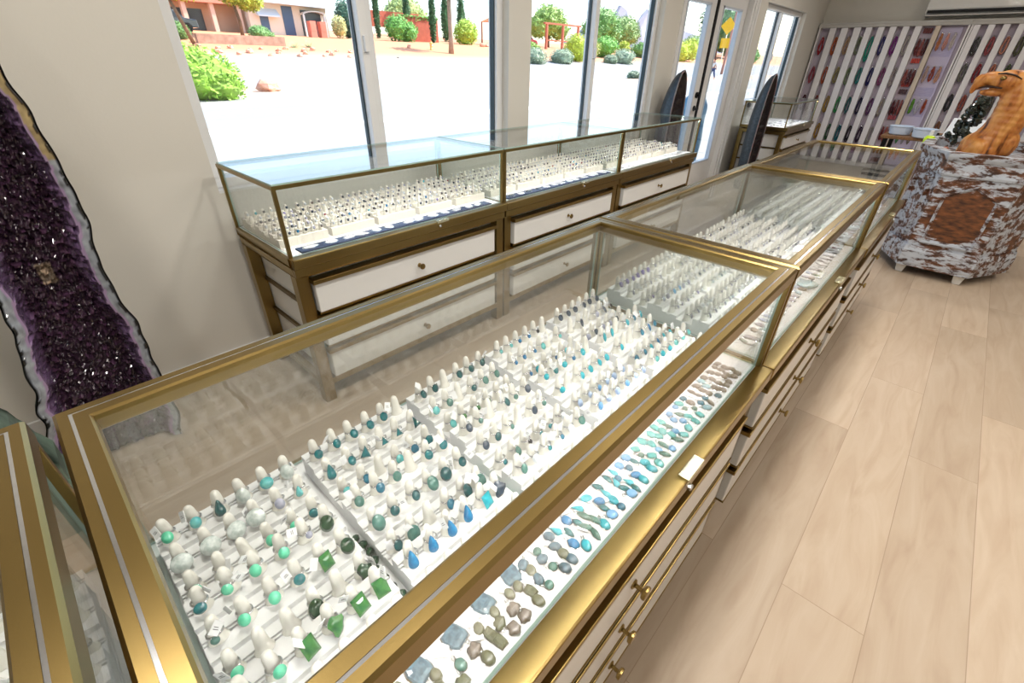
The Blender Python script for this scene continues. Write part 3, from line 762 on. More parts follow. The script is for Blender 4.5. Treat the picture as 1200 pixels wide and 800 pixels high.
NC3=[('maroon',(84,40,44)),('brick',(130,60,48)),('mustard',(156,124,60)),('grass green',(40,140,76)),('dark teal',(34,92,96)),('black blue',(30,26,66)),('plum',(96,50,100)),('stone grey',(158,150,140))]
NC4=[('dark brown',(70,44,40)),('ochre',(160,120,54)),('ochre yellow',(160,124,60)),('forest green',(48,90,64)),('petrol',(24,98,110)),('black',(30,26,38)),('dark violet',(56,38,66)),('silver grey',(158,154,146))]
gaps=[(2.28,2.149)]+[(S1[i][1],S1[i+1][0]) for i in range(7)]
gaps=[(a,b) for a,b in gaps]
for j,(zz,tab) in enumerate(((1.74,NC),(1.355,NC2),(.965,NC3),(.575,NC4))):
    for i,(a,b) in enumerate(gaps):
        nm,c=tab[i]
        if j==3 and i==0: continue
        hank((a+b)/2,zz,c,'%s bead necklace, %s column, %s hook from the top of the left board'%(nm,ORD[i],ORD[j]),ln=.22 if (j or i!=4) else .30,wd=.075)
# bracelets and pouches between last slat and beige post
def stack(y,z,c,label,w=.10):
    key='pch_%d_%d_%d'%tuple(c); m_=MATS.get(key) or pbr(key,c,.4,var=.3,vscale=100)
    m=M()
    for k in range(4): m.box(-.03,-w/2+k*w/4+.002,-.03,0,-w/2+(k+1)*w/4-.002,.03)
    build('bracelet_stack', m, m_, loc=(9.395,y,z), bevel=.006, label=label, cat='bracelets', group='beaded bracelet stacks on the left board')
for j,(zz,c,n) in enumerate(((1.79,(120,60,60),'dark red'),(1.53,(150,80,84),'rose'),(1.44,(206,70,56),'coral red'),(1.15,(196,70,60),'bright coral'),(1.06,(96,72,80),'plum brown'),(.80,(96,100,106),'slate grey'),(.72,(170,80,92),'pink'),(.44,(160,70,80),'raspberry'))):
    stack(.965,zz,c,'%s bracelet stack in the wide column of the left board, %s from top'%(n,ORD[j]))
for j,zz in enumerate((1.70,1.34,.96,.60)):
    for i in range(3):
        c=[(110,46,50),(150,80,76),(84,34,44)][(i+j)%3]; hank(1.01-.045*i,zz,c,'%s strand set, %s of three in the %s row beside the beige post'%(['dark red','rose brown','maroon'][(i+j)%3],ORD[i],ORD[j]),ln=.19,wd=.035,strands=3,grp='strands beside the beige post')
for j,(zz,cs) in enumerate(((1.76,[(190,120,80),(210,150,140),(200,190,190)]),(1.38,[(190,160,150),(150,60,44),(200,150,130)]),(.98,[(90,150,50),(190,186,200),(156,66,44)]),(.58,[(60,120,80),(150,150,160),(120,110,100)]))):
    for i,c in enumerate(cs): hank(.79-.07*i,zz,c,'bead strand on the lavender card, %s from left, %s row'%(ORD[i],ORD[j]),ln=.18,wd=.04,x=9.36,strands=3,grp='strands on the lavender card')
C2=[[(60,60,60),(150,70,76),(190,130,110),(90,90,70)],[(110,110,104),(130,30,44),(190,120,96),(70,84,50)],[(50,50,56),(150,80,70),(160,90,80),(90,80,70)],[(130,90,70),(170,90,80),(120,50,60),(80,70,70)]]
for j,zz in enumerate((1.72,1.42,1.06,.72)):
    for i in range(4):
        nm=['smoky grey','red','coral pink','olive brown'][i]
        hank(.398-.142*i,zz,C2[j][i],'%s bead necklace, %s column, %s hook of the board behind the bird'%(nm,ORD[i],ORD[j]),ln=.20,wd=.07)
# air conditioner
ac=thing('air_conditioner',(9.5,.55,1.95),'white wall-mounted air conditioner above the necklace boards','air conditioner')
build('housing', M().prism([(-.22,.03),(-.23,.10),(-.22,.30),(0,.32),(0,0),(-.16,0)],-.52,.52,ax=1), white_l, ac, bevel=.008) if False else None
hb=M(); pr=[(-.20,.035),(-.225,.08),(-.225,.25),(-.19,.31),(0,.31),(0,0),(-.15,0)]
n_=len(pr); hb.add([(a,-.62,b) for a,b in pr]+[(a,.52,b) for a,b in pr],[tuple(range(n_)),tuple(range(n_,2*n_))[::-1]]+[(i,n_+i,n_+(i+1)%n_,(i+1)%n_) for i in range(n_)])
build('housing', hb, white_l, ac, bevel=.008)
build('air_outlet', M().box(-.2255,-.60,.028,-.15,.50,.062), black, ac)
build('outlet_flap', M().box(-.232,-.60,.0,-.17,.50,.008), white_l, ac)

# ---------------------------------------------------------------- weathered cart
def weathered(name,cx,cz,rr,base=.5):
    m,t,o=nt(name); N=t.nodes; L=t.links; b=N.new('ShaderNodeBsdfPrincipled'); L.new(b.outputs[0],o.inputs[0])
    tc=N.new('ShaderNodeTexCoord'); mp=N.new('ShaderNodeMapping'); mp.inputs['Scale'].default_value=(2,.8,2.4); L.new(tc.outputs['Object'],mp.inputs[0])
    n=N.new('ShaderNodeTexNoise'); n.inputs['Scale'].default_value=9; n.inputs['Detail'].default_value=12; n.inputs['Roughness'].default_value=.72; L.new(mp.outputs[0],n.inputs[0])
    # bare oval worn into the middle of the panel
    d=N.new('ShaderNodeVectorMath'); d.operation='SUBTRACT'; d.inputs[1].default_value=(0,cx,cz); L.new(tc.outputs['Object'],d.inputs[0])
    s=N.new('ShaderNodeVectorMath'); s.operation='MULTIPLY'; s.inputs[1].default_value=(0,1/rr,1/(rr*1.05)); L.new(d.outputs[0],s.inputs[0])
    le=N.new('ShaderNodeVectorMath'); le.operation='LENGTH'; L.new(s.outputs[0],le.inputs[0])
    mr=N.new('ShaderNodeMapRange'); mr.inputs[1].default_value=.4; mr.inputs[2].default_value=1.25; mr.inputs[3].default_value=-.20; mr.inputs[4].default_value=.08; L.new(le.outputs['Value'],mr.inputs[0])
    a=N.new('ShaderNodeMath'); L.new(n.outputs[0],a.inputs[0]); L.new(mr.outputs[0],a.inputs[1])
    r=N.new('ShaderNodeValToRGB'); r.color_ramp.elements[0].position=base-.03; r.color_ramp.elements[0].color=(0,0,0,1); r.color_ramp.elements[1].position=base+.03; r.color_ramp.elements[1].color=(1,1,1,1); L.new(a.outputs[0],r.inputs[0])
    n2=N.new('ShaderNodeTexNoise'); n2.inputs['Scale'].default_value=18; n2.inputs['Detail'].default_value=8; L.new(mp.outputs[0],n2.inputs[0])
    w=N.new('ShaderNodeValToRGB'); w.color_ramp.elements[0].color=lin((58,34,24)); w.color_ramp.elements[1].color=lin((138,84,46)); w.color_ramp.elements[0].position=.35; w.color_ramp.elements[1].position=.7; L.new(n2.outputs[0],w.inputs[0])
    p=N.new('ShaderNodeValToRGB'); p.color_ramp.elements[0].color=lin((156,166,182)); p.color_ramp.elements[1].color=lin((206,212,220)); L.new(n2.outputs[0],p.inputs[0])
    mx=N.new('ShaderNodeMix'); mx.data_type='RGBA'; L.new(r.outputs[0],mx.inputs[0]); L.new(w.outputs[0],mx.inputs[6]); L.new(p.outputs[0],mx.inputs[7]); L.new(mx.outputs[2],b.inputs['Base Color'])
    b.inputs['Roughness'].default_value=.5
    bp=N.new('ShaderNodeBump'); bp.inputs['Strength'].default_value=.35; bp.inputs['Distance'].default_value=.004; L.new(r.outputs[0],bp.inputs['Height']); L.new(bp.outputs[0],b.inputs['Normal'])
    return m
ct=thing('cabinet',(4.45,-.17,0),'weathered blue-white painted wooden cabinet with chamfered corners and small feet','cabinet')
POLY=[(.0,-.19),(.0,.215),(.36,.385),(.95,.385),(1.1,.25),(1.1,-.25),(.95,-.385),(.36,-.385)]
def offp(e,poly=POLY):
    c=(.55,0); out=[]
    for x,y in poly:
        dx,dy=x-c[0],y-c[1]; l=math.hypot(dx,dy); out.append((x+dx/l*e,y+dy/l*e))
    return out
wm=weathered('weathered_paint',.01,.47,.16,.59); wm2=weathered('weathered_trim',9,9,1,.575)
def ring_solid(m,levels):   # levels: (offset,z)
    n=len(POLY); vs=[]
    for e,z_ in levels: vs+=[(x,y,z_) for x,y in offp(e)]
    fs=[(i*n+k,i*n+(k+1)%n,(i+1)*n+(k+1)%n,(i+1)*n+k) for i in range(len(levels)-1) for k in range(n)]
    m.add(vs,fs); return m
m=ring_solid(M(),[(0,.22),(0,.72)]); m.f.append(tuple(range(8))[::-1]); m.mi.append(0)
build('cabinet_body', m, wm, ct)
m=ring_solid(M(),[(0,.22),(.012,.225),(.018,.20),(.022,.19),(.022,.10),(.016,.085),(.016,.07)]); m.f.append(tuple(len(m.v)-8+k for k in range(8))); m.mi.append(0)
build('base_moulding', m, wm2, ct)
m=ring_solid(M(),[(.0,.72),(.012,.725),(.016,.74),(.012,.76),(.012,.815),(.022,.825),(.034,.845),(.038,.86),(.038,.872),(-.03,.874),(-.045,.868),(-.05,.80)]); m.f.append(tuple(len(m.v)-8+k for k in range(8))); m.mi.append(0)
build('cornice', m, wm2, ct)
# pointed front panel frame (y,z) polygon mouldings on face x=0
def panel(poly,name):
    m=M(); n=len(poly); cx=sum(p[0] for p in poly)/n; cz=sum(p[1] for p in poly)/n
    L3=[(1,0),(1,-.012),(.95,-.014),(.93,-.006),(.90,-.004),(.88,0)]
    vs=[]
    for s,x in L3: vs+=[(x,cx+(a-cx)*s,cz+(b-cz)*s) for a,b in poly]
    m.add(vs,[(i*n+k,i*n+(k+1)%n,(i+1)*n+(k+1)%n,(i+1)*n+k) for i in range(len(L3)-1) for k in range(n)])
    build(name,m,wm2,ct)
panel([(.155,.255),(-.14,.255),(-.14,.60),(.0,.68),(.155,.60)],'front_panel_moulding')
m=M()
for (xa,ya),(xb,yb) in (((.04,.245),(.32,.375)),):
    for (f0,f1,z0_,z1_) in ((.08,.14,.28,.68),(.86,.92,.28,.68),(.08,.92,.66,.69),(.08,.92,.27,.30)):
        p0=(xa+(xb-xa)*f0-.005,ya+(yb-ya)*f0+.010); p1=(xa+(xb-xa)*f1-.005,ya+(yb-ya)*f1+.010); q0=(p0[0]+.01,p0[1]-.02); q1=(p1[0]+.01,p1[1]-.02)
        m.prism([p0,p1,q1,q0],z0_,z1_)
build('side_panel_moulding', m, wm2, ct)
for fx,fy in ((.06,.19),(.05,-.155),(.95,.30),(.95,-.30)):
    build('foot', M().add([(fx-.035,fy-.035,.07),(fx+.035,fy-.035,.07),(fx+.035,fy+.035,.07),(fx-.035,fy+.035,.07),(fx-.022,fy-.022,0),(fx+.022,fy-.022,0),(fx+.022,fy+.022,0),(fx-.022,fy+.022,0)],[(0,1,2,3),(7,6,5,4),(0,4,5,1),(1,5,6,2),(2,6,7,3),(3,7,4,0)]), white_l, ct, bevel=.003)
CT=.80
# carved bird head
def remesh(o,vx):
    md=o.modifiers.new('remesh','REMESH'); md.mode='VOXEL'; md.voxel_size=vx; md.use_smooth_shade=True
    return o
eg=thing('carved_bird_head',(4.92,-.08,CT),'carved orange-brown wooden eagle head with hooked beak standing on the cabinet','wood carving')
mw,t_,o_=nt('carved_wood'); N=t_.nodes; Lk=t_.links; b_=N.new('ShaderNodeBsdfPrincipled'); Lk.new(b_.outputs[0],o_.inputs[0]); b_.inputs['Roughness'].default_value=.38
tc=N.new('ShaderNodeTexCoord'); mp=N.new('ShaderNodeMapping'); mp.inputs['Scale'].default_value=(1,1,.35); Lk.new(tc.outputs['Object'],mp.inputs[0])
n1=N.new('ShaderNodeTexNoise'); n1.inputs['Scale'].default_value=16; n1.inputs['Detail'].default_value=7; n1.inputs['Distortion'].default_value=.8; Lk.new(mp.outputs[0],n1.inputs[0])
r_=N.new('ShaderNodeValToRGB'); Lk.new(n1.outputs[0],r_.inputs[0]); r_.color_ramp.elements[0].position=.33; r_.color_ramp.elements[0].color=lin((80,42,18)); r_.color_ramp.elements[1].position=.62; r_.color_ramp.elements[1].color=lin((208,146,76)); e_=r_.color_ramp.elements.new(.43); e_.color=lin((176,104,42)); Lk.new(r_.outputs[0],b_.inputs['Base Color'])
bp=N.new('ShaderNodeBump'); bp.inputs['Strength'].default_value=.6; bp.inputs['Distance'].default_value=.012; Lk.new(n1.outputs[0],bp.inputs['Height']); Lk.new(bp.outputs[0],b_.inputs['Normal'])
dk=pbr('dark_brown_wood',(52,28,14),.5)  # even dark brown for the brow and mouth line
m=M()
path=[(0,-.005,.092),(0,-.015,.10),(0,-.035,.12),(0,-.06,.20),(0,-.075,.28),(0,-.075,.36),(0,-.07,.43),(0,-.05,.48)]
rad=[.125,.125,.118,.108,.106,.108,.104,.088]
for i in range(len(path)-1):
    for f in (0,.5):
        p=Vector(path[i]).lerp(Vector(path[i+1]),f); rr=rad[i]*(1-f)+rad[i+1]*f; m.ell(p,(rr*.8,rr,rr*.7),16,10)
m.ell((0,.02,.485),(.085,.11,.070),16,10)
m.ell((0,-.085,.46),(.08,.095,.10),14,10); m.lathe([(.118,.001),(.122,.02),(.118,.07),(.10,.10)],20)
m.ell((0,.115,.497),(.048,.075,.046),14,10)
m.ell((0,.170,.478),(.034,.040,.050),12,8); m.ell((0,.192,.440),(.018,.018,.040),10,8)
m.ell((0,.075,.415),(.038,.080,.024),12,8)
m.ell((-.075,.01,.07),(.055,.06,.06),12,8); m.ell((0,-.13,.10),(.07,.06,.09),12,8)
o=build('carving', m, mw, eg, smooth=True); remesh(o,.007)
build('eye', M().ell((-.074,.062,.503),(.015,.018,.014),12,8), brass, eg, smooth=True)
build('brow', M().tube([(-.062,.10,.528),(-.074,.06,.532),(-.080,.01,.522),(-.084,-.03,.50)],[.004,.006,.005,.003],8), dk, eg, smooth=True)
build('mouth_line', M().tube([(-.026,.165,.440),(-.036,.13,.452),(-.050,.09,.450),(-.074,.045,.445)],[.004,.007,.007,.004],8), dk, eg, smooth=True)
# things on the cabinet top
build('pink_egg_stone', M().ell((0,0,.032),(.034,.046,.032),16,12), pbr('pink_stone',(222,168,150),.35,c2=(236,190,172),vscale=20), loc=(4.60,.015,CT+.0), smooth=True, label='pale pink egg-shaped stone at the foot of the carved bird', cat='stone')
build('brown_stone', M().ell((0,0,.03),(.028,.03,.036),12,9,jit=.1,rnd=R), pbr('brown_stone',(150,84,62),.4), loc=(4.78,.10,CT), smooth=True, label='small reddish brown stone behind the pink egg stone', cat='stone')
build('tan_stone', M().ell((0,0,.02),(.022,.024,.02),12,9,jit=.1,rnd=R), pbr('tan_stone',(196,130,96),.4), loc=(4.80,.045,CT), smooth=True, label='small tan stone between the brown stone and the carved bird', cat='stone')
m=M()
for i in range(46):
    f=i/46; m.ell((R.uniform(-.05,.05),R.uniform(-.085,.085)*(1-f*.7)-.05*f,.03+.30*f),(R.uniform(.02,.034),)*3,7,5,jit=.25,rnd=R)
build('black_crystal_cluster', m, pbr('obsidian',(16,20,18),.15,c2=(52,62,56),vscale=30,coat=.5), loc=(5.25,.075,CT+.035), label='glossy black mineral cluster behind the carved bird', cat='mineral')
bt=thing('bottle',(5.22,.235,CT),'small lime green bottle with white cap beside the black mineral cluster','bottle')
build('bottle_body', M().lathe([(.034,0),(.036,.01),(.036,.075),(.022,.09)],16), pbr('lime',(196,230,40),.3), bt, smooth=True)
build('cap', M().lathe([(.013,.09),(.013,.125),(.010,.13)],12), vinyl, bt)
m=M(); m.add([(0,-.12,0),(.02,.13,0),(.20,.10,.17),(.18,-.15,.17),(0,-.12,.003),(.02,.13,.003),(.20,.10,.173),(.18,-.15,.173)],[(0,1,2,3),(7,6,5,4),(0,4,5,1),(1,5,6,2),(2,6,7,3),(3,7,4,0)])
build('paper_sheet', m, pbr('cool_paper',(226,232,240),.6), loc=(6.36,.08,.7705), label='white paper card leaning up behind the cabinet rim', cat='paper')
# work table behind the cabinet
tb=thing('side_table',(6.6,.25,0),'brown wooden side table behind the weathered cabinet with tools and tubs','table')
build('table_top', M().box(-.35,-.5,.74,.35,.42,.77), pbr('table_wood',(128,92,58),.5,var=.2,vscale=10,stretch=(1,8,1)), tb, bevel=.004)
for px in (-.3,.27):
    for py in (-.45,.36): build('leg', M().box(px,py,0,px+.04,py+.04,.74), black, tb)
tubm=pbr('white_tub',(206,220,240),.4)
def tub(x,y,z_,label):
    m=M().lathe([(.0,0),(.075,0),(.09,.008),(.098,.07),(.104,.075),(.104,.082),(.092,.080),(.086,.012),(.0,.010)],24)
    build('plastic_tub', m, tubm, loc=(x,y,z_), smooth=False, label=label, cat='tub', group='white tubs on the side table')
tub(6.42,.545,.77,'bluish white round tub at the near edge of the side table'); tub(6.30,.34,.77,'round white tub close to the cabinet corner on the side table')
for i in range(5):
    a=R.uniform(0,PI); x=6.55+R.uniform(-.1,.15); y=.25+.09*i; l=.09
    build('hand_tool', M().tube([(-l*math.cos(a),-l*math.sin(a),.012),(l*math.cos(a),l*math.sin(a),.02)],.008,6).tube([(l*.9*math.cos(a),l*.9*math.sin(a),.02),(l*1.4*math.cos(a+.1),l*1.4*math.sin(a+.1),.015)],.005,6), black, loc=(x,y-.1,.772), smooth=True, label='dark slim hand tool lying on the side table, %s from the right'%ORD[i], cat='tool', group='hand tools on the side table')

exec_out=True
# ---------------------------------------------------------------- outdoors
def g(x,y):
    z=-.15+.02*max(0,y-8)
    if y>30: z+=.12*(min(y,48)-30)
    if y>48: z+=.04*(min(y,90)-48)
    return z
gm,t_,o_=nt('outdoor_ground'); N=t_.nodes; Lk=t_.links; b_=N.new('ShaderNodeBsdfPrincipled'); Lk.new(b_.outputs[0],o_.inputs[0]); b_.inputs['Roughness'].default_value=.9
tc=N.new('ShaderNodeTexCoord'); sp=N.new('ShaderNodeSeparateXYZ'); Lk.new(tc.outputs['Object'],sp.inputs[0])
no=N.new('ShaderNodeTexNoise'); no.inputs['Scale'].default_value=.5; no.inputs['Detail'].default_value=6; Lk.new(tc.outputs['Object'],no.inputs[0])
ma=N.new('ShaderNodeMath'); ma.operation='MULTIPLY_ADD'; ma.inputs[1].default_value=.7; Lk.new(no.outputs[0],ma.inputs[0]); Lk.new(sp.outputs['Y'],ma.inputs[2])
mr=N.new('ShaderNodeMapRange'); mr.inputs[1].default_value=0; mr.inputs[2].default_value=60; Lk.new(ma.outputs[0],mr.inputs[0])
cr=N.new('ShaderNodeValToRGB'); cr.color_ramp.interpolation='LINEAR'; Lk.new(mr.outputs[0],cr.inputs[0])
E=cr.color_ramp.elements; con=lin((160,158,155)); asp=lin((152,152,152)); dirt=lin((190,162,142)); red=lin((214,150,112)); wl=lin((245,245,240))
stops=[(0,con),(.195,con),(.20,wl),(.206,wl),(.21,asp),(.28,asp),(.285,con),(.33,con),(.335,dirt),(.40,dirt),(.41,asp),(.62,asp),(.63,dirt),(.68,red),(1,red)]
E[0].position=0; E[0].color=con; E[1].position=1; E[1].color=red
for p,c in stops[1:-1]:
    e=E.new(p); e.color=c
Lk.new(cr.outputs[0],b_.inputs['Base Color'])
m=M(); xs=[-60+20*i for i in range(14)]+[260,330,420,520]; ys=[2.48,5,8]+[8+i*2 for i in range(1,30)]+[75,90,130,200,320]
for y in ys:
    for x in xs: m.v.append((x,y,g(x,y)))
for i in range(len(ys)-1):
    for k in range(len(xs)-1): a=i*len(xs)+k; m.f.append((a,a+1,a+len(xs)+1,a+len(xs))); m.mi.append(0)
build('ground_outside', m, gm, smooth=True, kind='structure')

def leafy(name,loc,blobs,leafc,label,cat,n=900,ls=.12,trunk=None,tm=None,group=None,core=True):
    o=thing(name,loc,label,cat,group); key='leaf_%d_%d_%d'%leafc; lm=MATS.get(key) or pbr(key,leafc,.6,var=.35,vscale=3)
    m=M(); tot=sum(b[3]*b[4]*b[5] for b in blobs)**1 
    for (cx,cy,cz,rx,ry,rz) in blobs:
        k=int(n*(rx*ry*rz)/tot)+8
        if core: m.ell((cx,cy,cz),(rx*.86,ry*.86,rz*.86),9,6,jit=.14,rnd=R)
        for _ in range(k):
            u=Vector((R.gauss(0,1),R.gauss(0,1),R.gauss(0,1))).normalized(); q=R.uniform(.82,1.08)
            p=Vector((cx+u.x*rx*q,cy+u.y*ry*q,cz+u.z*rz*q)); a=Vector((R.gauss(0,1),R.gauss(0,1),R.gauss(0,1))).normalized(); b=a.orthogonal().normalized(); s=ls*R.uniform(.6,1.3)
            m.add([p-a*s,p+b*s*.5,p+a*s,p-b*s*.5],[(0,1,2,3)])
    build('foliage', m, lm, o)
    if trunk:
        build('trunk', M().tube(trunk[0],trunk[1],8), tm or bark, o, smooth=True)
    return o
bark=pbr('bark',(120,92,70),.9,var=.3,vscale=6,bump=.5,bscale=12)
rockm=pbr('red_rock',(214,150,124),.9,c2=(236,190,164),vscale=4)
def P(x,y): return (x,y,g(x,y)-.02)
leafy('bush',P(5.2,19.2),[(0,0,.70,1.45,1.1,.82),(-.9,.2,.9,1.2,1,.9),(.7,-.3,.35,.8,.7,.45)],(136,176,60),'large bright green bush beside the left edge of the first window','bush',2600,.09)
m=M(); m.ell((0,0,.22),(.42,.34,.28),7,5,jit=.25,rnd=R); m.ell((.28,.05,.14),(.24,.22,.18),7,5,jit=.25,rnd=R)
build('boulder', m, rockm, loc=P(8.47,21.5), label='lone orange-red rock on the far side of the pale street', cat='rock')
# rubble strip and plants
for i in range(26):
    x=10.5+i*.5; y=38.4+[0,1.3,-.9,2.0][i%4]+R.uniform(-.2,.2); s=R.uniform(.16,.27)
    build('bank_rock', M().ell((0,0,s*.4),(s,s*.8,s*.6),7,5,jit=.3,rnd=R), rockm, loc=P(x,y), label='rough red rock in the rubble bank across the street', cat='rock', group='red rocks of the bank below the tan building')
leafy('bush',P(12.0,44.2),[(0,0,.5,.85,.8,.55)],(110,150,84),'round clipped green bush near the dark parked car','bush',900,.09)
leafy('bush',P(18.2,45.3),[(0,0,.5,.8,.7,.5),(.7,0,.35,.5,.5,.35)],(112,156,90),'low green shrub right of the yellow tree trunk','bush',900,.08)
def yucca(x,y,label,s=.7,c=(170,186,140)):
    m=M()
    for i in range(60):
        a=R.uniform(0,2*PI); e=R.uniform(.2,1.4); d=Vector((math.cos(a)*math.cos(e),math.sin(a)*math.cos(e),math.sin(e))); n_=d.orthogonal().normalized()*.02
        m.add([n_,-n_,d*s],[(0,1,2)])
    build('yucca', m, MATS.get('yucca%d'%c[0]) or pbr('yucca%d'%c[0],c,.6), loc=P(x,y), label=label, cat='plant')
yucca(20.6,42.0,'spiky pale yucca at the end of the red bank',.75); yucca(19.2,41.6,'spiky pale yucca left of the last one on the bank',.6)
leafy('tree',P(16.7,44.9),[(0,0,3.2,1.5,1.2,1.0),(1.1,0,2.6,1.0,1,.7),(-1.0,0,3.5,1.2,1,.9)],(176,186,70),'yellow-green tree in front of the tan building, with grey trunk','tree',2600,.13,([(0,0,0),(0.05,0,1.2),(-.1,0,2.4)],[.16,.13,.1]))
leafy('tree',P(12.0,41.0),[(0,0,3.4,1.7,1.2,.85),(1.5,0,3.6,1.0,1,.6),(-1.4,0,3.6,1.2,1,.7)],(186,190,60),'yellow-leaved tree at the top left corner of the first window','tree',2600,.13,([(0,0,0),(-.4,0,1.4),(-.8,0,2.8)],[.14,.11,.09]))
# buildings
tan=pbr('tan_stucco',(206,172,146),.9); pink=pbr('pink_stucco',(220,190,172),.9); cream_s=pbr('cream_stucco',(232,222,206),.9); roofb=pbr('pale_blue_roof',(200,218,232),.6); dkd=pbr('blue_door',(70,96,130),.4); terr=pbr('terracotta_wall',(180,98,78),.9,var=.1,vscale=2); darkw=pbr('dark_window',(52,60,72),.2)
bd=thing('building',(14,52,g(0,52)-.4),'long tan stucco building with columns across the street','building')
build('walls', M().box(-1,2.0,0,6.0,8,3.0), tan, bd)
for x in (1.2,3.4,5.6): build('column', M().box(x,.6,0,x+.35,1.1,2.5), pink, bd, bevel=.02)
build('garage_recess', M().box(-.4,1.95,.3,3.1,2.0,2.1), darkw, bd)
build('roof', M().box(-1.4,.3,2.5,5.95,8.2,2.95), pbr('rust_roof',(206,140,118),.8), bd)
b2=thing('building',(20.3,51.2,g(0,52)-.4),'pale shop building with blue-white roof and arched entrance across the street','building')
build('walls', M().box(0,.8,0,7.6,8,3.1), cream_s, b2)
build('roof', M().add([(-.3,-.4,3.0),(7.9,-.4,2.9),(7.9,8,4.4),(-.3,8,4.5),(-.3,-.4,2.8),(7.9,-.4,2.7),(7.9,8,4.2),(-.3,8,4.3)],[(0,1,2,3),(7,6,5,4),(0,4,5,1),(1,5,6,2),(2,6,7,3),(3,7,4,0)]), roofb, b2)
for x,w_,h_ in ((.95,.75,1.85),(3.1,1.0,2.4),(4.9,2.0,2.2)):
    d_=build('doorway', M().box(x,.74,.3,x+w_,.8,.3+h_), dkd if x<4 else darkw, b2);  # narrow doors are blue, the wide entrance dark
build('awning', M().prism([(.8,1.95),(.1,1.75),(.1,1.85),(.8,2.4)],.6,2.6,ax=0), pbr('awning',(214,226,236),.6), b2)
arch=M(); n=10
for i in range(n):
    a=PI*i/n; b=PI*(i+1)/n
    arch.box(5.9-1.1*math.cos(a),.0,2.1+.28*math.sin(a),5.9-1.1*math.cos(b)+.02,.8,2.18+.28*math.sin(a))
build('arched_canopy', arch, white_l, b2)
build('column', M().box(4.8,.05,0,4.95,.2,2.1), white_l, b2); build('column', M().box(6.9,.05,0,7.1,.2,2.1), white_l, b2)
for x,c,nm in ((24.9,(226,130,110),'salmon'),(25.9,(196,120,100),'brown-red')):
    build('vending_kiosk', M().box(-.3,-.3,0,.3,.3,1.3).box(-.25,-.32,.5,.25,-.3,1.1), pbr('kiosk'+nm[:3],c,.5), loc=P(x,49.5), label='%s upright box standing before the shop building'%nm, cat='kiosk', bevel=.02)
# parked car by the tan building
def car(x,y,rz,c,label,s=1):
    o=thing('parked_car',P(x,y),label,'car',rz=rz); 
    build('car_body', M().prism([(-2.1,.35),(-2.1,.8),(-1.3,.9),(-.8,1.4),(.7,1.42),(1.3,.95),(2.1,.85),(2.15,.35)],-.85,.85,ax=1), pbr('paint_%d_%d'%(x,y),c,.2,coat=1), o, bevel=.06)
    build('car_window', M().prism([(-1.15,.92),(-.75,1.34),(.65,1.36),(1.1,.94)],-.87,.87,ax=1), darkw, o)
    for wx in (-1.35,1.35):
        for wy in (-.8,.8): build('wheel', M().lathe([(.2,-.1),(.33,-.1),(.33,.1),(.2,.1)],16,at=(wx,wy,.33),mat=Matrix.Rotation(PI/2,3,'X')), black, o)
car(12.2,47.6,0,(60,70,84),'dark car parked behind the round clipped bush')
car(73.0,48.5,0,(40,90,120),'blue car beyond the wooden posts in the second window')
car(68.0,49.0,0,(214,224,230),'pale car left of the blue one in the second window')
car(54.5,49.2,0,(200,70,90),'red car at the left side of the second window')
# low stone wall
build('low_stone_wall', M().box(0,0,0,6.2,.5,.62), pbr('low_wall',(176,140,122),.9,var=.2,vscale=3), loc=P(12.6,42.2), label='low reddish stone wall below the tan building', cat='wall')
leafy('tree',P(29.6,51.5),[(0,0,1.8,.9,.8,1.5),(.5,0,.8,.9,.8,.8)],(64,104,84),'dark blue-green conifer left of the first mullion','tree',1300,.14)
leafy('bush',P(28.0,50),[(0,0,1.0,.7,.7,.9)],(190,190,130),'pale olive bush left of the dark conifer','bush',600,.12)
build('boulder', M().ell((0,0,.45),(.75,.6,.65),8,6,jit=.15,rnd=R), pbr('grey_rock',(170,160,156),.9), loc=P(30.6,49.4), label='big grey boulder next to the first window mullion', cat='rock')
leafy('bush',P(34.6,49.6),[(0,0,1.2,1.4,1,1.2),(1.4,0,.9,1.1,1,.95)],(108,168,76),'tall green bush against the terracotta wall','bush',1800,.14)
tw=thing('garden_wall',(36.6,52,2.9),'terracotta red garden wall with ivy along its top','wall')
build('wall_body', M().box(0,0,0,5.6,.5,2.6), terr, tw)
m=M()
for _ in range(900):
    p=Vector((R.uniform(0,5.6),R.uniform(-.12,.5),2.55+R.uniform(-.45,.15)*R.random())); a=Vector((R.gauss(0,1),R.gauss(0,1),R.gauss(0,1))).normalized(); b=a.orthogonal().normalized(); m.add([p-a*.14,p+b*.07,p+a*.14,p-b*.07],[(0,1,2,3)])
build('ivy', m, MATS['leaf_108_168_76'], tw)
build('garden_wall', M().box(0,0,0,9,.5,1.6), terr, loc=(35,58,4.6), label='upper terracotta wall behind the cypress trees', cat='wall')
for i,(x,y,h_,w_) in enumerate(((33.9,57,5.4,.42),(37.0,57,5.4,.36),(41.4,57,5.2,.45),(40.0,50.2,4.6,.40),(47.6,57,5.2,.6),(50.4,57,5.2,.6))):
    leafy('cypress_tree',P(x,y),[(0,0,h_*.5,w_,w_,h_*.55)],(62,104,60),'slim dark cypress tree across the street, %s from left'%ORD[i],'tree',1100,.13,group='cypress trees above the terracotta wall')
leafy('bush',P(44.2,49.2),[(0,0,1.2,1.7,1,1.3)],(170,196,70),'yellow-green bush behind the palm trunk','bush',1500,.14)
leafy('bush',P(47.2,52.5),[(0,0,1.4,1.1,1,1.4)],(120,150,76),'dull green hedge at the right edge of the first window','bush',900,.14)
